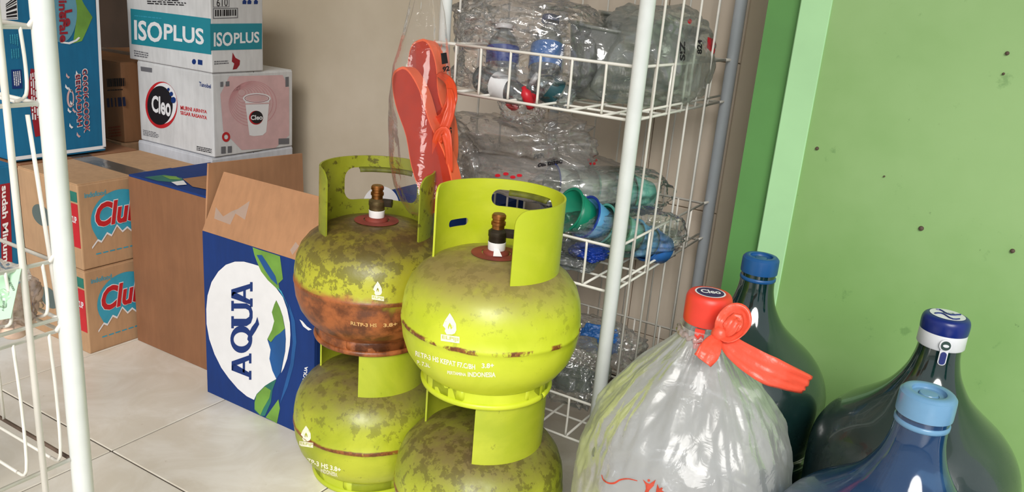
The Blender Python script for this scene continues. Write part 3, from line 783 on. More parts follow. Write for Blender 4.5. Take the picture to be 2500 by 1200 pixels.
m_sten = g.set(g.mix(g.ramp(f, .58, .68), srgb(240, 236, 214), srgb(206, 208, 110)), .6)
m_stencilgap = plain('stencil_gap', (196, 200, 110), .6)
tk = topR.parent
flame(topR, m_sten, (1098, 794), .95, tk)
P = on_mesh(topR, .0007)
def arc_text(s, x0, x1, ya, yb, ym, hgt, tank, P, m):
    """line of print sagging like a ring on the tank: ends at ya, yb and middle at ym"""
    bm = unit(text2d(s, .03))
    for v in bm.verts:
        u = v.co.x; yy = ya*(1-u)*(1-2*u)+4*u*(1-u)*ym+yb*u*(2*u-1)
        v.co = Vector((x0+(x1-x0)*u, yy-hgt*v.co.y, 0))
    decal('lettering', tank, P, bm, m)
arc_text('RI.TP-3 HS KEPAT F7.C/BH', 1014, 1160, 868, 902, 889, 13, tk, P, m_sten)
arc_text('3.8+', 1176, 1206, 898, 897, 898, 12, tk, P, m_sten)
arc_text('P. 7.3L', 1018, 1050, 888, 897, 893, 10, tk, P, m_sten)
arc_text('PERTAMINA', 1092, 1138, 912, 918, 915, 8, tk, P, m_sten)
arc_text('INDONESIA', 1142, 1210, 919, 920, 920, 12, tk, P, m_sten)
tk = lowL.parent; P = on_mesh(lowL, .0007)
flame(lowL, m_sten, (747, 1060), .7, tk)
arc_text('RI.TP-3 HS 3.8+', 735, 832, 1122, 1152, 1140, 12, tk, P, m_sten)
arc_text('INDONESIA', 783, 824, 1152, 1164, 1158, 10, tk, P, m_sten)
tk = topL.parent; P = on_mesh(topL, .0007)
flame(topL, m_sten, (922, 706), .62, tk)
arc_text('RI.TP-3 HS', 856, 920, 792, 798, 797, 9, tk, P, plain('stencil_rusted', (214, 170, 110), .6, var=.2))
arc_text('3.8+', 936, 970, 798, 794, 797, 9, tk, P, plain('stencil_rusted', (214, 170, 110), .6))
tk = lowR.parent; P = on_mesh(lowR, .0007)

# ------------------------------------------------------------------ water jugs
def jugmat(name, c1, c2, rough, clear, fac=.85):
    g = G(name); n = g.noise(160, 3); z = g.xyz()[2]; n1 = g.noise(9, 5)
    sc = g.math('MULTIPLY', g.ramp(z, .40, .32), g.ramp(n1, .35, .7, .45, 1))
    g.set(g.mix(sc, srgb(*c1), srgb(*c2)), g.math('ADD', rough, g.math('MULTIPLY', sc, .22)), Specular_IOR_Level=.85, Coat_Weight=1.0, Coat_Roughness=.05)
    g.bump(n, .08, .0006)
    if clear:
        tr = g.n.new('ShaderNodeBsdfTransparent'); tr.inputs[0].default_value = (*clear, 1)
        mx = g.n.new('ShaderNodeMixShader'); mx.inputs[0].default_value = fac
        g.t.links.new(tr.outputs[0], mx.inputs[1]); g.t.links.new(g.b.outputs[0], mx.inputs[2]); g.t.links.new(mx.outputs[0], g.out.inputs[0])
    return g.m
JUG = [(.0, .012), (.085, .010), (.105, .0), (.122, .006), (.128, .020), (.128, .085), (.125, .092), (.125, .104), (.128, .112), (.128, .185), (.125, .192), (.125, .204), (.128, .212), (.129, .262), (.1275, .285), (.122, .304), (.112, .322), (.098, .338), (.081, .352), (.064, .366), (.050, .380), (.040, .395), (.0325, .410), (.0280, .425), (.0255, .440), (.0245, .468)]
def fine(prof, k=3):
    p = smoothpath([(r, z, 0) for r, z in prof], k); return [(max(0, v.x), v.y) for v in p]
def jug(label, x, y, mat, cap, zt=.485, tilt=(0, 0)):
    c = (x, y, 0); t = thing('water_jug', label, 'water jug', c)
    b = mk('bottle', lathe(fine(JUG), c, 72, closed=False), mat, t, True)
    cap(t, c)
    t.rotation_euler = (tilt[0], tilt[1], 0)
    return t, b
def cap_snap(m, mtop):
    def f(t, c):
        sq = lambda pr: [(r*.79, .485+(h-.485)*.52 if h < .479 else h) for r, h in pr]
        k = mk('cap', lathe(fine(sq([(.0335, .438), (.0340, .441), (.0338, .474), (.0325, .482), (.029, .485), (.0215, .4852), (.0205, .4838), (.0195, .4805), (.012, .480), (.0105, .4825), (.0, .483)]), 2), c, 48, closed=False), m, t, True); edge_split(k, 45)
        mk('neck_ring', lathe([(.0243, .448), (.0262, .4495), (.0262, .4535), (.0243, .455)], c, 40), m, t, True)
        mk('cap_recess', lathe(sq([(.0198, .4808), (.0165, .4812), (.0125, .4806)]), c, 32, closed=False), mtop, k, True)
    return f
def cap_pull(t, c):
    nv = plain('cap_navy', (16, 36, 112), .3); wh = plain('cap_white', (226, 228, 232), .4)
    sq = lambda pr: [(r*.84, .4872+(h-.4872)*.72 if h < .486 else h) for r, h in pr]
    k = mk('cap', lathe(fine(sq([(.0325, .456), (.0335, .460), (.0338, .473), (.0325, .481), (.029, .4855), (.022, .487), (.0, .4872)]), 2), c, 48, closed=False), nv, t, True)
    bd = mk('cap_band', lathe(sq([(.0322, .431), (.0335, .433), (.0332, .459), (.0318, .4605)]), c, 48), wh, t, True); edge_split(bd, 40)
    mk('cap_label', lathe(sq([(.0245, .4873), (.0, .4880)]), c, 40, closed=False), wh, k, True)
    for s, (a, b_) in enumerate(((-.010, .004), (.004, -.006))):
        pts = [(c[0]-.014+.028*i/8, c[1]+a+.006*math.sin(i*.8+s), c[2]+.4884) for i in range(9)]
        mk('label_mark', tube(pts, .0009, 5), nv, k)
    bm = unit(text2d('AQUA', .02, .1))
    for v in bm.verts:
        u, w_ = (v.co.x-.5)*.017, (v.co.y-.5)*.008
        v.co = Vector((c[0]+u*.8-w_*.5+.001, c[1]+u*.5+w_*.8+.001, c[2]+.4887))
    mk('lettering', bm, nv, k)
    # pull tab hanging on the camera side
    a = R(-77); d = Vector((math.cos(a), math.sin(a), 0)); s = Vector((-d.y, d.x, 0)); C0 = Vector(c)
    def pl(u, z, l): return C0+d*(.0284+l)+s*u+Vector((0, 0, z))
    def tabpoly(w, z0, z1, rr, l, nm, m, par):
        bm = flat([(p[0], p[1]) for p in rrect(-w, w, z0, z1, rr)])
        for v in bm.verts: v.co = pl(v.co.x, v.co.y, l)
        o = mk(nm, bm, m, par); q = o.modifiers.new('thick', 'SOLIDIFY'); q.thickness = .0012; q.offset = 0; return o
    tb = tabpoly(.0048, .430, .458, .0047, .001, 'pull_tab', wh, t); tabpoly(.0034, .4315, .448, .0033, .0022, 'tab_core', nv, tb)
    tabpoly(.0072, .449, .4645, .0071, .0015, 'tab_ring', wh, tb); tabpoly(.0054, .4508, .4625, .0053, .0026, 'tab_emblem', plain('emblem_dark', (40, 66, 60), .4), tb)
    bm = flat(ell(0, .4567, .0035, .002, 16))
    for v in bm.verts: v.co = pl(v.co.x, v.co.y, .0036)
    mk('tab_mark', bm, wh, tb)
jd = jugmat('dark_green_jug', (6, 40, 38), (26, 50, 48), .09, (.05, .22, .2))
jd2 = jugmat('dark_green_jug_dusty', (8, 40, 36), (50, 64, 64), .12, (.05, .2, .18))
jb = jugmat('blue_jug', (24, 66, 112), (66, 96, 128), .10, (.40, .58, .76), .62)
m_capb = plain('cap_blue', (26, 82, 140), .35); m_capl = plain('cap_light_blue', (106, 150, 186), .25)
jug('dark green water jug with blue snap cap standing against the green wall', -.268, 1.198, jd, cap_snap(m_capb, m_capb))
jug('dark green water jug with navy cap and white pull tab band', -.012, 1.118, jd2, cap_pull)
jug('translucent blue water jug with pale blue cap in front of the others', -.008, .860, jb, cap_snap(m_capl, m_capl))
jug('blue water jug at the end of the row beside the pale capped one', .252, .925, jb, cap_snap(m_capb, m_capb))

# clear jug in a carrier bag
bx, by = -.262, .937
def cap_red(t, c):
    rd = plain('cap_orange_red', (226, 62, 46), .4, var=.04)
    sq = lambda pr: [(r*.82, .5005+(h-.5005)*.85 if h < .500 else h) for r, h in pr]
    k = mk('cap', lathe(fine(sq([(.0322, .458), (.0340, .459), (.0342, .487), (.0335, .494), (.031, .499), (.026, .5005), (.0, .5008)]), 2), c, 48, closed=False), rd, t, True); edge_split(k, 45)
    lb = mk('cap_label', lathe([(.0185, .5010), (.0, .5014)], c, 36, closed=False), P_white, k, True)
    mk('label_disc', lathe([(.0165, .5013), (.0, .5018)], c, 36, closed=False), plain('label_purple', (58, 44, 88), .5), lb, True)
    bm = unit(text2d('Cleo', .03))
    for v in bm.verts:
        u, w_ = (v.co.x-.5)*.024, (v.co.y-.5)*.013
        v.co = Vector((c[0]+u*.86-w_*.5, c[1]+u*.5+w_*.86, c[2]+.5021))
    mk('lettering', bm, P_white, lb)
    a = R(-82); d = Vector((math.cos(a), math.sin(a), 0)); s = Vector((-d.y, d.x, 0))
    V = [Vector(c)+d*.0284+s*u+Vector((0, 0, z)) for u, z in ((-.007, .462), (.005, .462), (.004, .436), (-.006, .436))]
    tb = mk('pull_tab', (V, [(0, 1, 2, 3)]), rd, t); q = tb.modifiers.new('thick', 'SOLIDIFY'); q.thickness = .0015
m_cj = film('clear_jug_plastic', (.80, .83, .86), .16, .08, .06, 1.5)
jug('clear water jug with orange red cap inside the white carrier bag', bx, by, m_cj, cap_red)
def bagmesh(c, prof, n, amp, seed):
    rnd = random.Random(seed); V = []; F = []
    fold = [(rnd.uniform(0, 2*PI), rnd.uniform(.4, 1), rnd.choice((5, 7, 9, 11, 15))) for _ in range(6)]
    m = len(prof)
    for j, (r, z, wv) in enumerate(prof):
        for i in range(n):
            a = 2*PI*i/n
            d = 0
            for ph, am, k in fold: d += am*(1-2*math.sqrt(math.sin(k*a/2+ph+z*3)**2+.02))/len(fold)
            p = Vector((math.cos(a)*3, math.sin(a)*3, z*14))
            d2 = noise.noise(p*1.3+Vector((seed, 0, 0)))
            d3 = abs(noise.noise(p*3.1+Vector((0, seed, 0))))
            rr = r*(1+wv*d*.9)+amp*(d2*.8-d3*.7)*min(1, r/.08)
            V.append((c[0]+rr*math.cos(a), c[1]+rr*math.sin(a), c[2]+z+amp*.3*d2*min(1, r/.08)))
    for j in range(m-1):
        for i in range(n):
            k = (i+1) % n; F.append((j*n+i, j*n+k, (j+1)*n+k, (j+1)*n+i))
    return V, F
prof0 = [(.060, .002, .05), (.128, .003, .02), (.136, .03, .02), (.138, .10, .02), (.139, .17, .02), (.139, .22, .025), (.138, .26, .03), (.133, .295, .035), (.124, .33, .05), (.105, .36, .07), (.083, .388, .10), (.061, .41, .12), (.043, .43, .13), (.031, .444, .12), (.029, .452, .10), (.031, .458, .08)]
pp = []
for i in range(len(prof0)-1):
    for k in range(5):
        t_ = k/5; pp.append(tuple(prof0[i][q]*(1-t_)+prof0[i+1][q]*t_ for q in range(3)))
pp.append(prof0[-1])
bt = thing('carrier_bag', 'translucent white plastic carrier bag knotted with orange handles round the clear jug', 'plastic bag', (bx, by, 0))
bb = mk('bag_film', bagmesh((bx, by, 0), pp, 240, .007, 5), m_bagfilm, bt, True)
g = G('orange_bag_handle'); m_or = g.set(srgb(246, 92, 66), .35, Transmission_Weight=.15); g.bump(g.noise(60, 4), .6, .002)
def ribbon(nm, pts, widths, tw, mat, par, th=.0012, crease=.10):
    pts = smoothpath(pts, 6); n = len(pts); V = []; F = []
    ws = [widths[min(len(widths)-1, int(i/(n-1)*(len(widths)-1)))]*(1-((i/(n-1)*(len(widths)-1)) % 1))+widths[min(len(widths)-1, int(i/(n-1)*(len(widths)-1))+1)]*((i/(n-1)*(len(widths)-1)) % 1) for i in range(n)]
    m = 8
    for i, p in enumerate(pts):
        d = (pts[min(i+1, n-1)]-pts[max(0, i-1)]).normalized(); view = (EYE-p).normalized()
        s = d.cross(view).normalized(); s = Matrix.Rotation(tw*i/(n-1), 3, d) @ s; nn = s.cross(d)
        for k in range(m+1):
            u = k/m*2-1
            V.append(p+s*u*ws[i]+nn*(crease*ws[i]*math.sin(k*2.3+i*.25)+.0015*noise.noise(Vector((i*.4, k*.7, 3)))))
    for i in range(n-1):
        for k in range(m): F.append((i*(m+1)+k, i*(m+1)+k+1, (i+1)*(m+1)+k+1, (i+1)*(m+1)+k))
    o = mk(nm, (V, F), mat, par, True); q = o.modifiers.new('thick', 'SOLIDIFY'); q.thickness = th; return o
kd = (Vector((bx, by, .45))-EYE).dot(FW)-.055
kn = dep(1757, 815, kd)
ribbon('handle_tail', [kn, dep(1800, 856, kd-.015), dep(1860, 895, kd-.03), dep(1915, 920, kd-.032), dep(1972, 940, kd-.02)], (.006, .012, .015, .017, .015, .012), .3, m_or, bt)
ribbon('handle_tail', [kn, dep(1742, 838, kd-.010), dep(1730, 860, kd-.016), dep(1716, 880, kd-.018)], (.005, .010, .013, .012), -.3, m_or, bt)
ribbon('handle_loop', [kn, dep(1766, 790, kd-.01), dep(1785, 768, kd-.004), dep(1806, 764, kd), dep(1814, 785, kd-.002), dep(1800, 808, kd-.008), dep(1778, 822, kd-.01), kn], (.006, .010, .012, .011, .010, .008, .006), .8, m_or, bt)
ribbon('handle_loop', [kn, dep(1776, 806, kd-.012), dep(1790, 786, kd-.014), dep(1800, 776, kd-.010), dep(1798, 800, kd-.014), kn], (.004, .008, .008, .006, .004), -.6, m_or, bt)
mk('knot', lathe(fine([(.0, -.011), (.007, -.008), (.010, 0), (.007, .008), (.0, .011)], 3), kn, 20, closed=False), m_or, bt, True)
# neck band of the bag tinted orange, gathered round the bottle neck
n_ = 60
mk('gathered_neck', tube([(bx+.0305*math.cos(2*PI*i/n_), by+.0305*math.sin(2*PI*i/n_), .4485+.003*math.sin(i*1.9)) for i in range(n_+1)], [.003+.0012*math.sin(i*2.7) for i in range(n_+1)], 7), film('pink_tinted_film', (.98, .72, .66), .35, .25, .06, 1.4), bt, True)
PB = on_mesh(bb, .0015)
m_bp = plain('bag_print_red', (186, 64, 40), .6, var=.1)
def stroke(pts, w):
    pts = smoothpath([(x, y, 0) for x, y in pts], 5); a, b = [], []
    for i, p in enumerate(pts):
        d = (pts[min(i+1, len(pts)-1)]-pts[max(i-1, 0)]).normalized(); nrm = Vector((-d.y, d.x, 0)); ww = w*(1-.6*abs(2*i/(len(pts)-1)-1))
        a.append((p+nrm*ww)[:2]); b.append((p-nrm*ww)[:2])
    return a+b[::-1]
decal('bag_print', bt, PB, stroke([(1469, 1158), (1473, 1170), (1485, 1178), (1500, 1178), (1515, 1170), (1535, 1168), (1556, 1173)], 2.4), m_bp)
decal('bag_print', bt, PB, [(1569, 1169), (1580, 1178), (1586, 1180), (1601, 1170), (1596, 1185), (1586, 1195), (1580, 1206), (1572, 1206), (1577, 1192), (1576, 1182)], m_bp)
decal('bag_print', bt, PB, ell(1584, 1172, 3.4, 3.4, 14), m_bp)
decal('bag_print', bt, PB, [(1605, 1180), (1609, 1190), (1620, 1199), (1632, 1206), (1600, 1212), (1602, 1195)], m_bp)
decal('bag_print', bt, PB, ell(1615, 1192, 3, 3, 14), m_bp)

# ------------------------------------------------------------------ crumpled clear bags and what is in them
def crumple(name, label, c, half, seed, mat, amp=.16, rot=0, zfloor=None, sharp=1.0, n=150, parent=None, power=.75, group=None, tail=None):
    rnd = random.Random(seed); V = []; F = []; m = int(n*.62)
    pl = [(Vector((rnd.gauss(0, 1), rnd.gauss(0, 1), rnd.gauss(0, 1))).normalized(), rnd.uniform(1.6, 5.2), rnd.uniform(0, 6), rnd.uniform(.5, 1)) for _ in range(12)]
    pl2 = [(Vector((rnd.gauss(0, 1), rnd.gauss(0, 1), rnd.gauss(0, 1))).normalized(), rnd.uniform(7, 15), rnd.uniform(0, 6), rnd.uniform(.5, 1)) for _ in range(9)]
    def pw(v): return math.copysign(abs(v)**power, v)
    Rm = Matrix.Rotation(rot, 3, 'Z')
    for j in range(m+1):
        ph = PI*(j/m)-PI/2
        for i in range(n):
            th = 2*PI*i/n
            d = Vector((math.cos(ph)*math.cos(th), math.cos(ph)*math.sin(th), math.sin(ph)))
            s = 0
            for k, fr, o_, a in pl: s += a/fr*2.2*(1-2*abs(math.sin(fr*d.dot(k)+o_+.6*noise.noise(d*2+Vector((seed, 0, 0))))))
            wob = 1.1*noise.noise_vector(d*3.2+Vector((seed, 3, 1)))
            for k, fr, o_, a in pl2: s += a/fr*2.6*(1-2*abs(math.sin(fr*(d+.22*wob).dot(k)+o_)))
            e = 1+amp*s/4+amp*.16*noise.noise(d*9+Vector((0, seed, 0)))
            p = Vector((pw(d.x)*half[0], pw(d.y)*half[1], pw(d.z)*half[2]))*e
            if tail:
                w = max(0, d.dot(Vector(tail[:3]).normalized()))**14; p += Vector(tail[:3])*w
            p = Rm @ p + Vector(c)
            if zfloor is not None and p.z < zfloor: p.z = zfloor + .002*noise.noise(p*40)
            V.append(p)
    for j in range(m):
        for i in range(n):
            k = (i+1) % n; F.append((j*n+i, j*n+k, (j+1)*n+k, (j+1)*n+i))
    o = mk(name, (V, F), mat, parent, True, origin=c, label=label, cat='plastic bag' if label else None, group=group)
    return o
def frame(a, b):
    z = (Vector(b)-Vector(a)); L = z.length; z.normalize(); x = z.orthogonal().normalized(); y = z.cross(x)
    return Matrix((x, y, z)).transposed(), L
def along(prof, a, b, n=28, squash=1.0):
    """lathe profile [(r, t 0..1)] laid along the line a-b"""
    Mx, L = frame(a, b); V, F = lathe([(r, t*L) for r, t in prof], (0, 0, 0), n, closed=False)
    V = [Vector(a)+Mx @ Vector((v[0]*squash, v[1], v[2])) for v in V]; return V, F
def bottle(label, a, b, r, mlabel, mcap, body=None, squash=.8):
    t = thing('plastic_bottle', label, 'bottle', a)
    mk('bottle_body', along([(0, 0), (r*.8, .004), (r, .04), (r, .28), (r*.9, .31), (r, .34), (r, .62), (r*.85, .74), (r*.5, .86), (r*.36, .90), (r*.36, .955)], a, b, 28, squash), body or m_pet, t, True)
    mk('label_band', along([(r*1.02, .34), (r*1.03, .35), (r*1.03, .61), (r*1.02, .62)], a, b, 28, squash), mlabel, t, True)
    mk('cap', along([(r*.44, .92), (r*.46, .925), (r*.45, .995), (r*.38, 1.0), (0, 1.0)], a, b, 20), mcap, t, True)
    return t
def cup(name, label, a, b, r0, r1, mat, mrim, group=None):
    t = thing(name, label, 'cup', a, group)
    mk('wall', along([(0, 0), (r0*.9, .0), (r0, .03), (r1, .97), (r1*.97, .97), (r0*.95, .05), (0, .04)], a, b, 36), mat, t, True)
    mk('rim', along([(r1, .955), (r1*1.07, .965), (r1*1.07, .995), (r1, 1.0), (r1*.95, .99)], a, b, 36), mrim, t, True)
    return t
m_bl = plain('label_blue', (14, 52, 148), .35, var=.1); m_bl2 = plain('label_mid_blue', (46, 104, 176), .35, var=.15)
m_rdp = plain('red_plastic', (196, 28, 44), .35); m_wp = plain('white_plastic', (226, 228, 230), .4)
m_gp = plain('green_plastic', (14, 128, 98), .3); m_lbp = plain('light_blue_plastic', (92, 164, 212), .3); m_tp = plain('teal_plastic', (96, 176, 160), .35, var=.12)
m_wg = plain('white_green_print', (196, 212, 206), .4, var=.12)
ZB = .665
# top basket, left bag: crushed bottles with blue labels
bottle('crushed clear bottle with blue label standing upright in the top basket bag', ony(1222, 205, 1.22), ony(1232, 60, 1.24), .034, m_bl, m_wp)
bottle('crushed clear bottle with blue label leaning beside the white crushed sheet', ony(1322, 232, 1.25), ony(1345, 40, 1.30), .034, m_bl2, m_bl)
bottle('small clear bottle with red cap lying behind the front wires of the top basket', ony(1170, 190, 1.20), ony(1300, 246, 1.185), .026, m_wp, m_rdp)
bottle('clear bottle with dark teal label at the bottom of the top basket bag', ony(1392, 250, 1.24), ony(1300, 190, 1.20), .026, plain('label_dark_teal', (30, 76, 84), .4), m_wp)
bagA = crumple('plastic_bag', 'shiny clear plastic bag of blue labelled bottles in the top basket', ony(1290, 122, 1.265), (.155, .105, .098), 3, m_film, .2, .1, ZB-.001)
crumple('plastic_bag', 'loose shiny empty clear bag draped over the top basket bottles', ony(1260, 55, 1.30), (.11, .09, .055), 12, m_film, .35, .4)
crumple('plastic_bag', 'small twisted clear bag end poking below the top basket with red scraps', ony(1272, 268, 1.20), (.045, .02, .024), 21, m_film, .3, .2)
mk('plastic_scrap', tube(smoothpath([ony(1240, 250, 1.19), ony(1252, 262, 1.19), ony(1262, 258, 1.19)], 3), .006, 8), m_rdp, None, True, origin=ony(1240, 250, 1.19), label='small red plastic scrap in the twisted bag end under the top basket', cat='scrap')
mk('plastic_scrap', tube(smoothpath([ony(1278, 212, 1.17), ony(1287, 235, 1.17), ony(1296, 262, 1.18)], 3), [.004]*2+[.009]*3+[.007]*2, 8), m_rdp, None, True, origin=ony(1278, 212, 1.17), label='upright red plastic strip behind the front wires of the top basket', cat='scrap')
# top basket, right bag: greenish stacked bowls
bagB = crumple('plastic_bag', 'bulging greenish grey plastic bag filling the post end of the top basket', ony(1600, 140, 1.40), (.100, .145, .102), 8, m_petg, .17, .1, ZB-.001)
for k, (px, py, yy) in enumerate(((1450, 150, 1.30), (1520, 120, 1.38), (1600, 130, 1.44))):
    a = ony(px, py+60, yy)
    cup('plastic_bowl', ('grey green plastic bowl beside the blue labelled bottles in the top basket', 'grey green plastic bowl in the middle of the greenish bag', 'grey green plastic bowl at the wall end of the greenish bag')[k], a+Vector((0, 0, -.02)), a+Vector((.01, .005, .10)), .04, .062, m_petg, m_petg)
P = on_mesh(bagB, .0012)
bt_ = bagB
dtext(bt_, P, 'SIZ', [(1673, 148), (1673, 100), (1660, 100), (1660, 148)], P_black, .04)
dtext(bt_, P, '824', [(1714, 132), (1714, 96), (1702, 96), (1702, 132)], P_black, .04)
decal('red_print', bt_, P, [(1728, 90), (1744, 96), (1750, 120), (1742, 132), (1726, 116)], m_rdp)
decal('red_print', bt_, P, ell(1684, 52, 5, 6, 12), m_rdp)
# middle basket: grey brown bags
bagC = crumple('plastic_bag', 'crumpled smoky clear bag lying across the middle basket', ony(1280, 345, 1.30), (.155, .10, .062), 31, m_film2, .30, .05)
bagC2 = crumple('plastic_bag', 'flat smoky clear bag with black print under the crumpled one', ony(1330, 420, 1.32), (.165, .13, .045), 35, m_film2, .12, .05)
crumple('plastic_bag', 'pale folded clear bag standing beside the hanging sandals in the middle basket', ony(1140, 400, 1.24), (.05, .06, .055), 38, m_film2, .30, .2)
P = on_mesh(bagC2, .0012)
dtext(bagC2, P, 'PER', [(1302, 388), (1330, 384), (1332, 372), (1304, 376)], P_black, .05)
dtext(bagC2, P, 'certified', [(1312, 408), (1376, 398), (1374, 384), (1314, 394)], P_black, .05, .2)
for k, (x, y) in enumerate(((1437, 390), (1446, 385), (1455, 391), (1441, 399), (1451, 399))): decal('red_print', bagC2, P, ell(x, y, 3.6, 3.6, 10), m_rdp)
for k, (x, y) in enumerate(((1215, 428), (1235, 424), (1252, 432), (1268, 428))): decal('red_print', bagC2, P, ell(x, y, 7, 4, 10), m_rdp)
# cups in a long bag across the right of the middle basket
ca, cb = ony(1386, 512, 1.185), ony(1625, 612, 1.37)
dv = cb-ca
cols = ((m_gp, m_gp), (m_lbp, m_bl), (m_gp, m_tp), (m_tp, m_gp), (m_lbp, m_lbp), (m_bl2, m_bl2))
names = ('green plastic cup, mouth towards the cylinders, at the open end of the sleeve', 'light blue cup nested second in the long sleeve', 'green cup nested in the middle of the long sleeve', 'teal cup nested in the long sleeve beside the rack post', 'pale blue cup nested near the far end of the sleeve', 'mid blue cup at the far end of the sleeve by the wall')
for k in range(6):
    a = ca+dv*(.16*k+.18); b = ca+dv*(.16*k)
    cup('plastic_cup', names[k], a, b, .026, .037-.0012*k, *cols[k], group='cups in the long sleeve')
crumple('plastic_bag', 'long clear sleeve bag of green and blue cups sticking out of the middle basket', (ca+cb)/2, (.048, .150, .046), 44, m_film, .16, math.atan2(dv.y, dv.x)-PI/2, n=120)
ca2, cb2 = ony(1345, 452, 1.24), ony(1590, 478, 1.40); dv2 = cb2-ca2
for k in range(5):
    a = ca2+dv2*(.19*k+.22); b = ca2+dv2*(.19*k)
    cup('plastic_cup', ('blue rimmed white cup at the near end of the upper sleeve', 'white and green printed cup second in the upper sleeve', 'white printed cup in the middle of the upper sleeve', 'pale green cup in the upper sleeve beside the post', 'pale green cup at the wall end of the upper sleeve')[k], a, b, .026, .036, (m_wg, m_wg, m_wg, m_tp, m_tp)[k], (m_bl, m_wg, m_tp, m_tp, m_tp)[k], 'cups in the upper sleeve')
crumple('plastic_bag', 'clear sleeve bag of white and green cups above the long sleeve', (ca2+cb2)/2, (.045, .155, .044), 52, m_film, .16, math.atan2(dv2.y, dv2.x)-PI/2, n=110)
crumple('plastic_bag', 'dark blue crumpled plastic packet in the bottom of the middle basket', ony(1440, 615, 1.20), (.035, .03, .016), 61, m_bl, .3, .1)
crumple('plastic_bag', 'slate blue crumpled film hanging low at the front of the middle basket', ony(1390, 622, 1.22), (.06, .05, .022), 66, film('slate_film', (.36, .46, .56), .3, .2, .06), .25, .1)
crumple('plastic_bag', 'brown grey crumpled film behind the cup sleeves near the wall', ony(1600, 590, 1.45), (.05, .07, .035), 69, film('brown_film', (.5, .42, .38), .3, .2, .06), .2, .1)
# bottom basket bags
crumple('plastic_bag', 'crumpled clear bag of green scraps in the bottom basket behind cylinders', ony(1395, 905, 1.20), (.075, .05, .062), 73, m_film2, .3, .1)
crumple('plastic_bag', 'crumpled clear bag with blue wrapper behind the bottom basket bag', ony(1455, 830, 1.33), (.09, .06, .05), 77, m_film2, .3, .1)
crumple('plastic_bag', 'small dark green crumpled wrapper inside the bottom basket bag', ony(1402, 925, 1.20), (.04, .012, .03), 79, plain('dark_green_film', (20, 60, 52), .3), .3, .5)
crumple('plastic_bag', 'small blue crumpled wrapper in the bottom basket by the post', ony(1462, 832, 1.30), (.04, .015, .03), 81, m_bl2, .3, .5)

# ------------------------------------------------------------------ sandals hanging in a clear bag on the rack post
m_sole = plain('orange_foam', (176, 46, 22), .55, var=.08); m_side = plain('orange_foam_edge', (236, 106, 66), .5, var=.05); m_strap = plain('orange_rubber_strap', (214, 72, 36), .35)
def sandal(label, top, bot, d, hw, yawd, straps):
    a = dep(*top, d); b = dep(*bot, d-.01)
    v = (b-a); L = v.length; v.normalize()
    nrm = Matrix.Rotation(R(yawd), 3, UP) @ (-FW); nrm = (nrm-v*nrm.dot(v)).normalized(); u = v.cross(nrm)
    t = thing('sandal', label, 'sandal', a, 'sandals in the hanging bag')
    out = []
    for k in range(48):
        s = k/48*2*PI; y = .5-.5*math.cos(s); w = math.sin(s)
        shp = (.80+.28*y-.22*math.exp(-((y-.42)/.16)**2))*hw*math.copysign(abs(w)**.62, w)
        out.append((shp, y*L))
    def sheet(z0, z1, sc, nm, m, par):
        V = []; F = []
        for zz in (z0, z1):
            for (x, y) in out: V.append(a+u*x*sc+v*(L/2+(y-L/2)*(.5+.5*sc))+nrm*zz)
        n = len(out)
        for i in range(n): F.append((i, (i+1) % n, n+(i+1) % n, n+i))
        F += [tuple(range(n))[::-1], tuple(range(n, 2*n))]
        return mk(nm, (V, F), m, par)
    s = sheet(-.024, 0, 1, 'sole', m_side, t)
    sheet(-.0005, .0012, .93, 'footbed', m_sole, s)
    for i, (pts, w) in enumerate(straps):
        ribbon('strap', [dep(x, y, dd) for x, y, dd in pts], w, .5, m_strap, t, .003, .05)
    return t
sandal('orange flip flop sole behind the other one in the hanging clear bag', (1022, 97), (1058, 430), 1.367, .046, -38, [([(1050, 300, 1.347), (1085, 285, 1.317), (1103, 240, 1.307), (1098, 200, 1.317), (1070, 178, 1.337)], (.007, .008, .009, .008, .006))])
sandal('orange flip flop in front in the hanging clear bag, toe pointing down', (972, 166), (1086, 520), 1.332, .040, -36, [([(1065, 400, 1.327), (1068, 345, 1.307), (1085, 320, 1.297), (1094, 360, 1.297), (1097, 420, 1.307)], (.006, .008, .008, .007, .006)), ([(1068, 345, 1.307), (1090, 300, 1.302), (1102, 255, 1.302), (1098, 215, 1.307)], (.008, .008, .007, .005))])
rows = [(-60, 1030, 1060), (-20, 1012, 1070), (30, 1000, 1080), (90, 982, 1086), (160, 958, 1096), (240, 948, 1106), (320, 950, 1108), (400, 956, 1106), (450, 966, 1102), (490, 980, 1100), (520, 1000, 1096), (530, 1030, 1070)]
V = []; F = []; n = 72; rr = []
for i in range(len(rows)-1):
    for k in range(8):
        s = k/8; rr.append(tuple(rows[i][q]*(1-s)+rows[i+1][q]*s for q in range(3)))
rr.append(rows[-1])
for j, (y, xl, xr) in enumerate(rr):
    for i in range(n):
        th = 2*PI*i/n; cx = (xl+xr)/2; hx = (xr-xl)/2
        w = 1+(.05+.10*max(0, min(1, (140-y)/150)))*math.sin(5*th+y*.01)+.06*max(0, min(1, (160-y)/150))*abs(math.sin(9*th+1))+.05*noise.noise(Vector((math.cos(th)*2.5, math.sin(th)*2.5, y*.006)))+.04*abs(noise.noise(Vector((math.cos(th)*6, math.sin(th)*6, y*.012))))
        V.append(dep(cx+hx*w*math.cos(th), y, 1.338+.034*w*math.sin(th)*min(1, hx/60)))
for j in range(len(rr)-1):
    for i in range(n):
        k = (i+1) % n; F.append((j*n+i, j*n+k, (j+1)*n+k, (j+1)*n+i))
sb = mk('plastic_bag', (V, F), film('clear_film_thin', (.985, .98, .975), .02, .10, .02, 1.3, .6, .5), None, True, origin=dep(1030, 500, 1.338), label='long clear plastic bag of orange sandals hanging from the rack post', cat='plastic bag')
P = on_mesh(sb, .001)
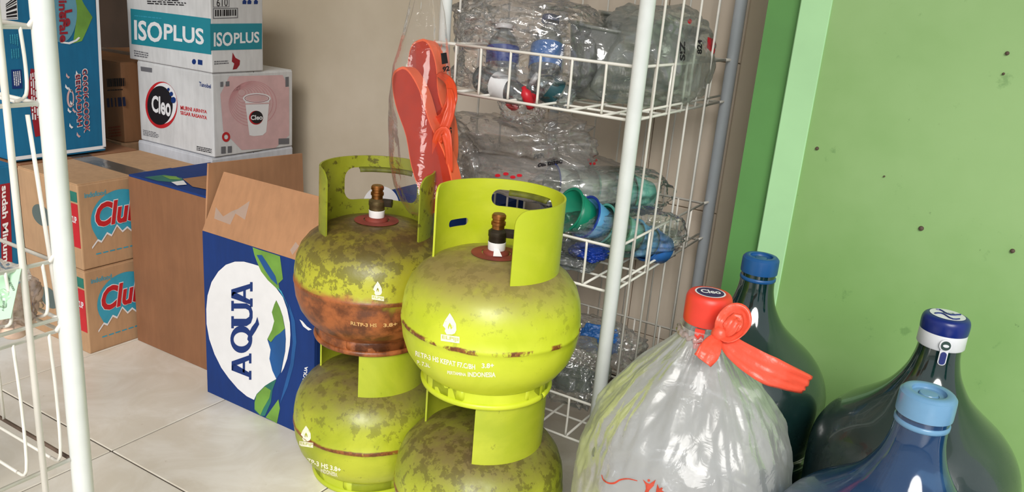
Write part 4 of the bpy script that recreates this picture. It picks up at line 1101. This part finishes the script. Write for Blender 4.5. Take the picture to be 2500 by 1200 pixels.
decal('black_print', sb, P, [(1076, 130), (1090, 128), (1094, 154), (1079, 157)], P_black)
dtext(sb, P, '92', [(1081, 176), (1098, 173), (1097, 160), (1080, 163)], P_black, .05)
dtext(sb, P, 'G', [(1093, 328), (1103, 327), (1103, 310), (1093, 311)], P_black, .05)

# ------------------------------------------------------------------ wire rack on the left, nearer the camera
X0, Y0 = -.83, .474
lr = thing('wire_rack', 'white wire basket rack with thick tube post in front of the cartons', 'rack', (X0-.2, Y0-.2, 0))
for x, y in ((X0, Y0), (X0-.42, Y0), (X0, Y0-.40), (X0-.42, Y0-.40)):
    p = mk('post', lathe([(.010, 0), (.0112, .002), (.0112, 1.6), (.010, 1.602)], (x, y, 0), 24), m_post, lr, True); edge_split(p, 50)
    mk('foot', lathe([(.014, 0), (.0145, .004), (.0145, .028), (.012, .032)], (x, y, 0), 20), P_grey, p, True)
for dy in (.043, .16, .24, .32):
    wire('side_wire', [(X0, Y0-dy, .06), (X0, Y0-dy, 1.5)], lr, r=.0036)
    wire('side_wire', [(X0-.42, Y0-dy, .06), (X0-.42, Y0-dy, 1.5)], lr, r=.0036)
def basket2(zt, zb, rust=False):
    xa, xb, ya, yb = X0-.41, X0-.002, Y0-.392, Y0-.010
    rim = mk('basket_rim', tube([(xa, ya, zt), (xb, ya, zt), (xb, yb, zt), (xa, yb, zt), (xa, ya, zt)], .0024, 8), m_wire, lr, True)
    mk('basket_base_rail', tube([(xa, yb, zb), (xa, ya, zb), (xb, ya, zb), (xb, yb, zb)], .0024, 8), m_wire, rim, True)
    mk('basket_base_rail', tube([(xb, yb, zb), (xa, yb, zb)], .0022, 8), m_rust if rust else m_wire, rim, True)
    for dy in (.012, .05, .10, .16, .22, .28, .34):
        wire('basket_wire', smoothpath([(xb, yb-dy, zt), (xb-.002, yb-dy+.003, (zt+zb)/2), (xb, yb-dy, zb+.01), (xb-.02, yb-dy, zb)], 4), rim, r=.0018)
        wire('basket_floor_wire', [(xa, yb-dy, zb), (xb-.02, yb-dy, zb)], rim, r=.0018)
    for dx in (.14, .21, .28, .35):
        wire('basket_wire', [(xb-dx, yb, zt), (xb-dx, yb, zb)], rim, r=.0018)
    for y in (yb, ya):
        wire('hook', smoothpath([(xb, y-.004, zt), (xb+.003, y+.002, zt+.008), (xb+.004, y+.006, zt), (xb+.004, y+.006, zt-.02)], 4), rim, r=.0024)
basket2(.759, .684); basket2(.517, .451); basket2(.437, .276, True)
wire('brace_wire', [onx(67, 280, X0-.004), onx(145, 775, X0-.004)], lr, r=.0022)
# small snack bag with a green tag in the left rack
sc_ = dep(58, 735, .885)
m_snack = plain('tan_snack', (226, 196, 176), .7, var=.15, bump=.3)
sbag = crumple('plastic_bag', 'small clear snack bag with green paper tag in the near wire basket', sc_+Vector((-.02, -.02, .004)), (.048, .040, .040), 91, m_film, .25, .3)
rnd = random.Random(4)
for k, (px, py, dd) in enumerate(((20, 790, .885), (52, 782, .88), (72, 712, .89), (62, 745, .895), (35, 800, .875))):
    p = dep(px, py, dd)
    o = mk('snack_piece', lathe(fine([(0, -.012), (.010, -.009), (.0135, 0), (.010, .009), (0, .012)], 3), p, 20, closed=False), m_snack, None, True, origin=p, label='rounded tan snack piece inside the small tagged bag', cat='snack', group='snack pieces in the tagged bag')
P = lambda l: (lambda x, y: dep(x, y, .842-l))
g_ = plain('green_paper', (186, 226, 192), .7, var=.03)
bm = flat([(-30, 672), (52, 655), (26, 776), (-30, 786)])
for v in bm.verts: v.co = dep(v.co.x, v.co.y, .842)
tag = mk('paper_tag', bm, g_, None, origin=dep(10, 780, .842), label='pale green paper tag with handwriting on the small snack bag', cat='tag')
tag.modifiers.new('thick', 'SOLIDIFY').thickness = .0005
for k, (s_, q) in enumerate((('Rp 5000', [(33, 705), (20, 676), (26, 672), (39, 701)][::1]), ('Ojmy', [(6, 735), (4, 760), (10, 758), (11, 733)]))):
    dtext(tag, P(.001), s_, [(20, 672), (38, 706), (32, 710), (15, 676)] if k == 0 else q, P_black)
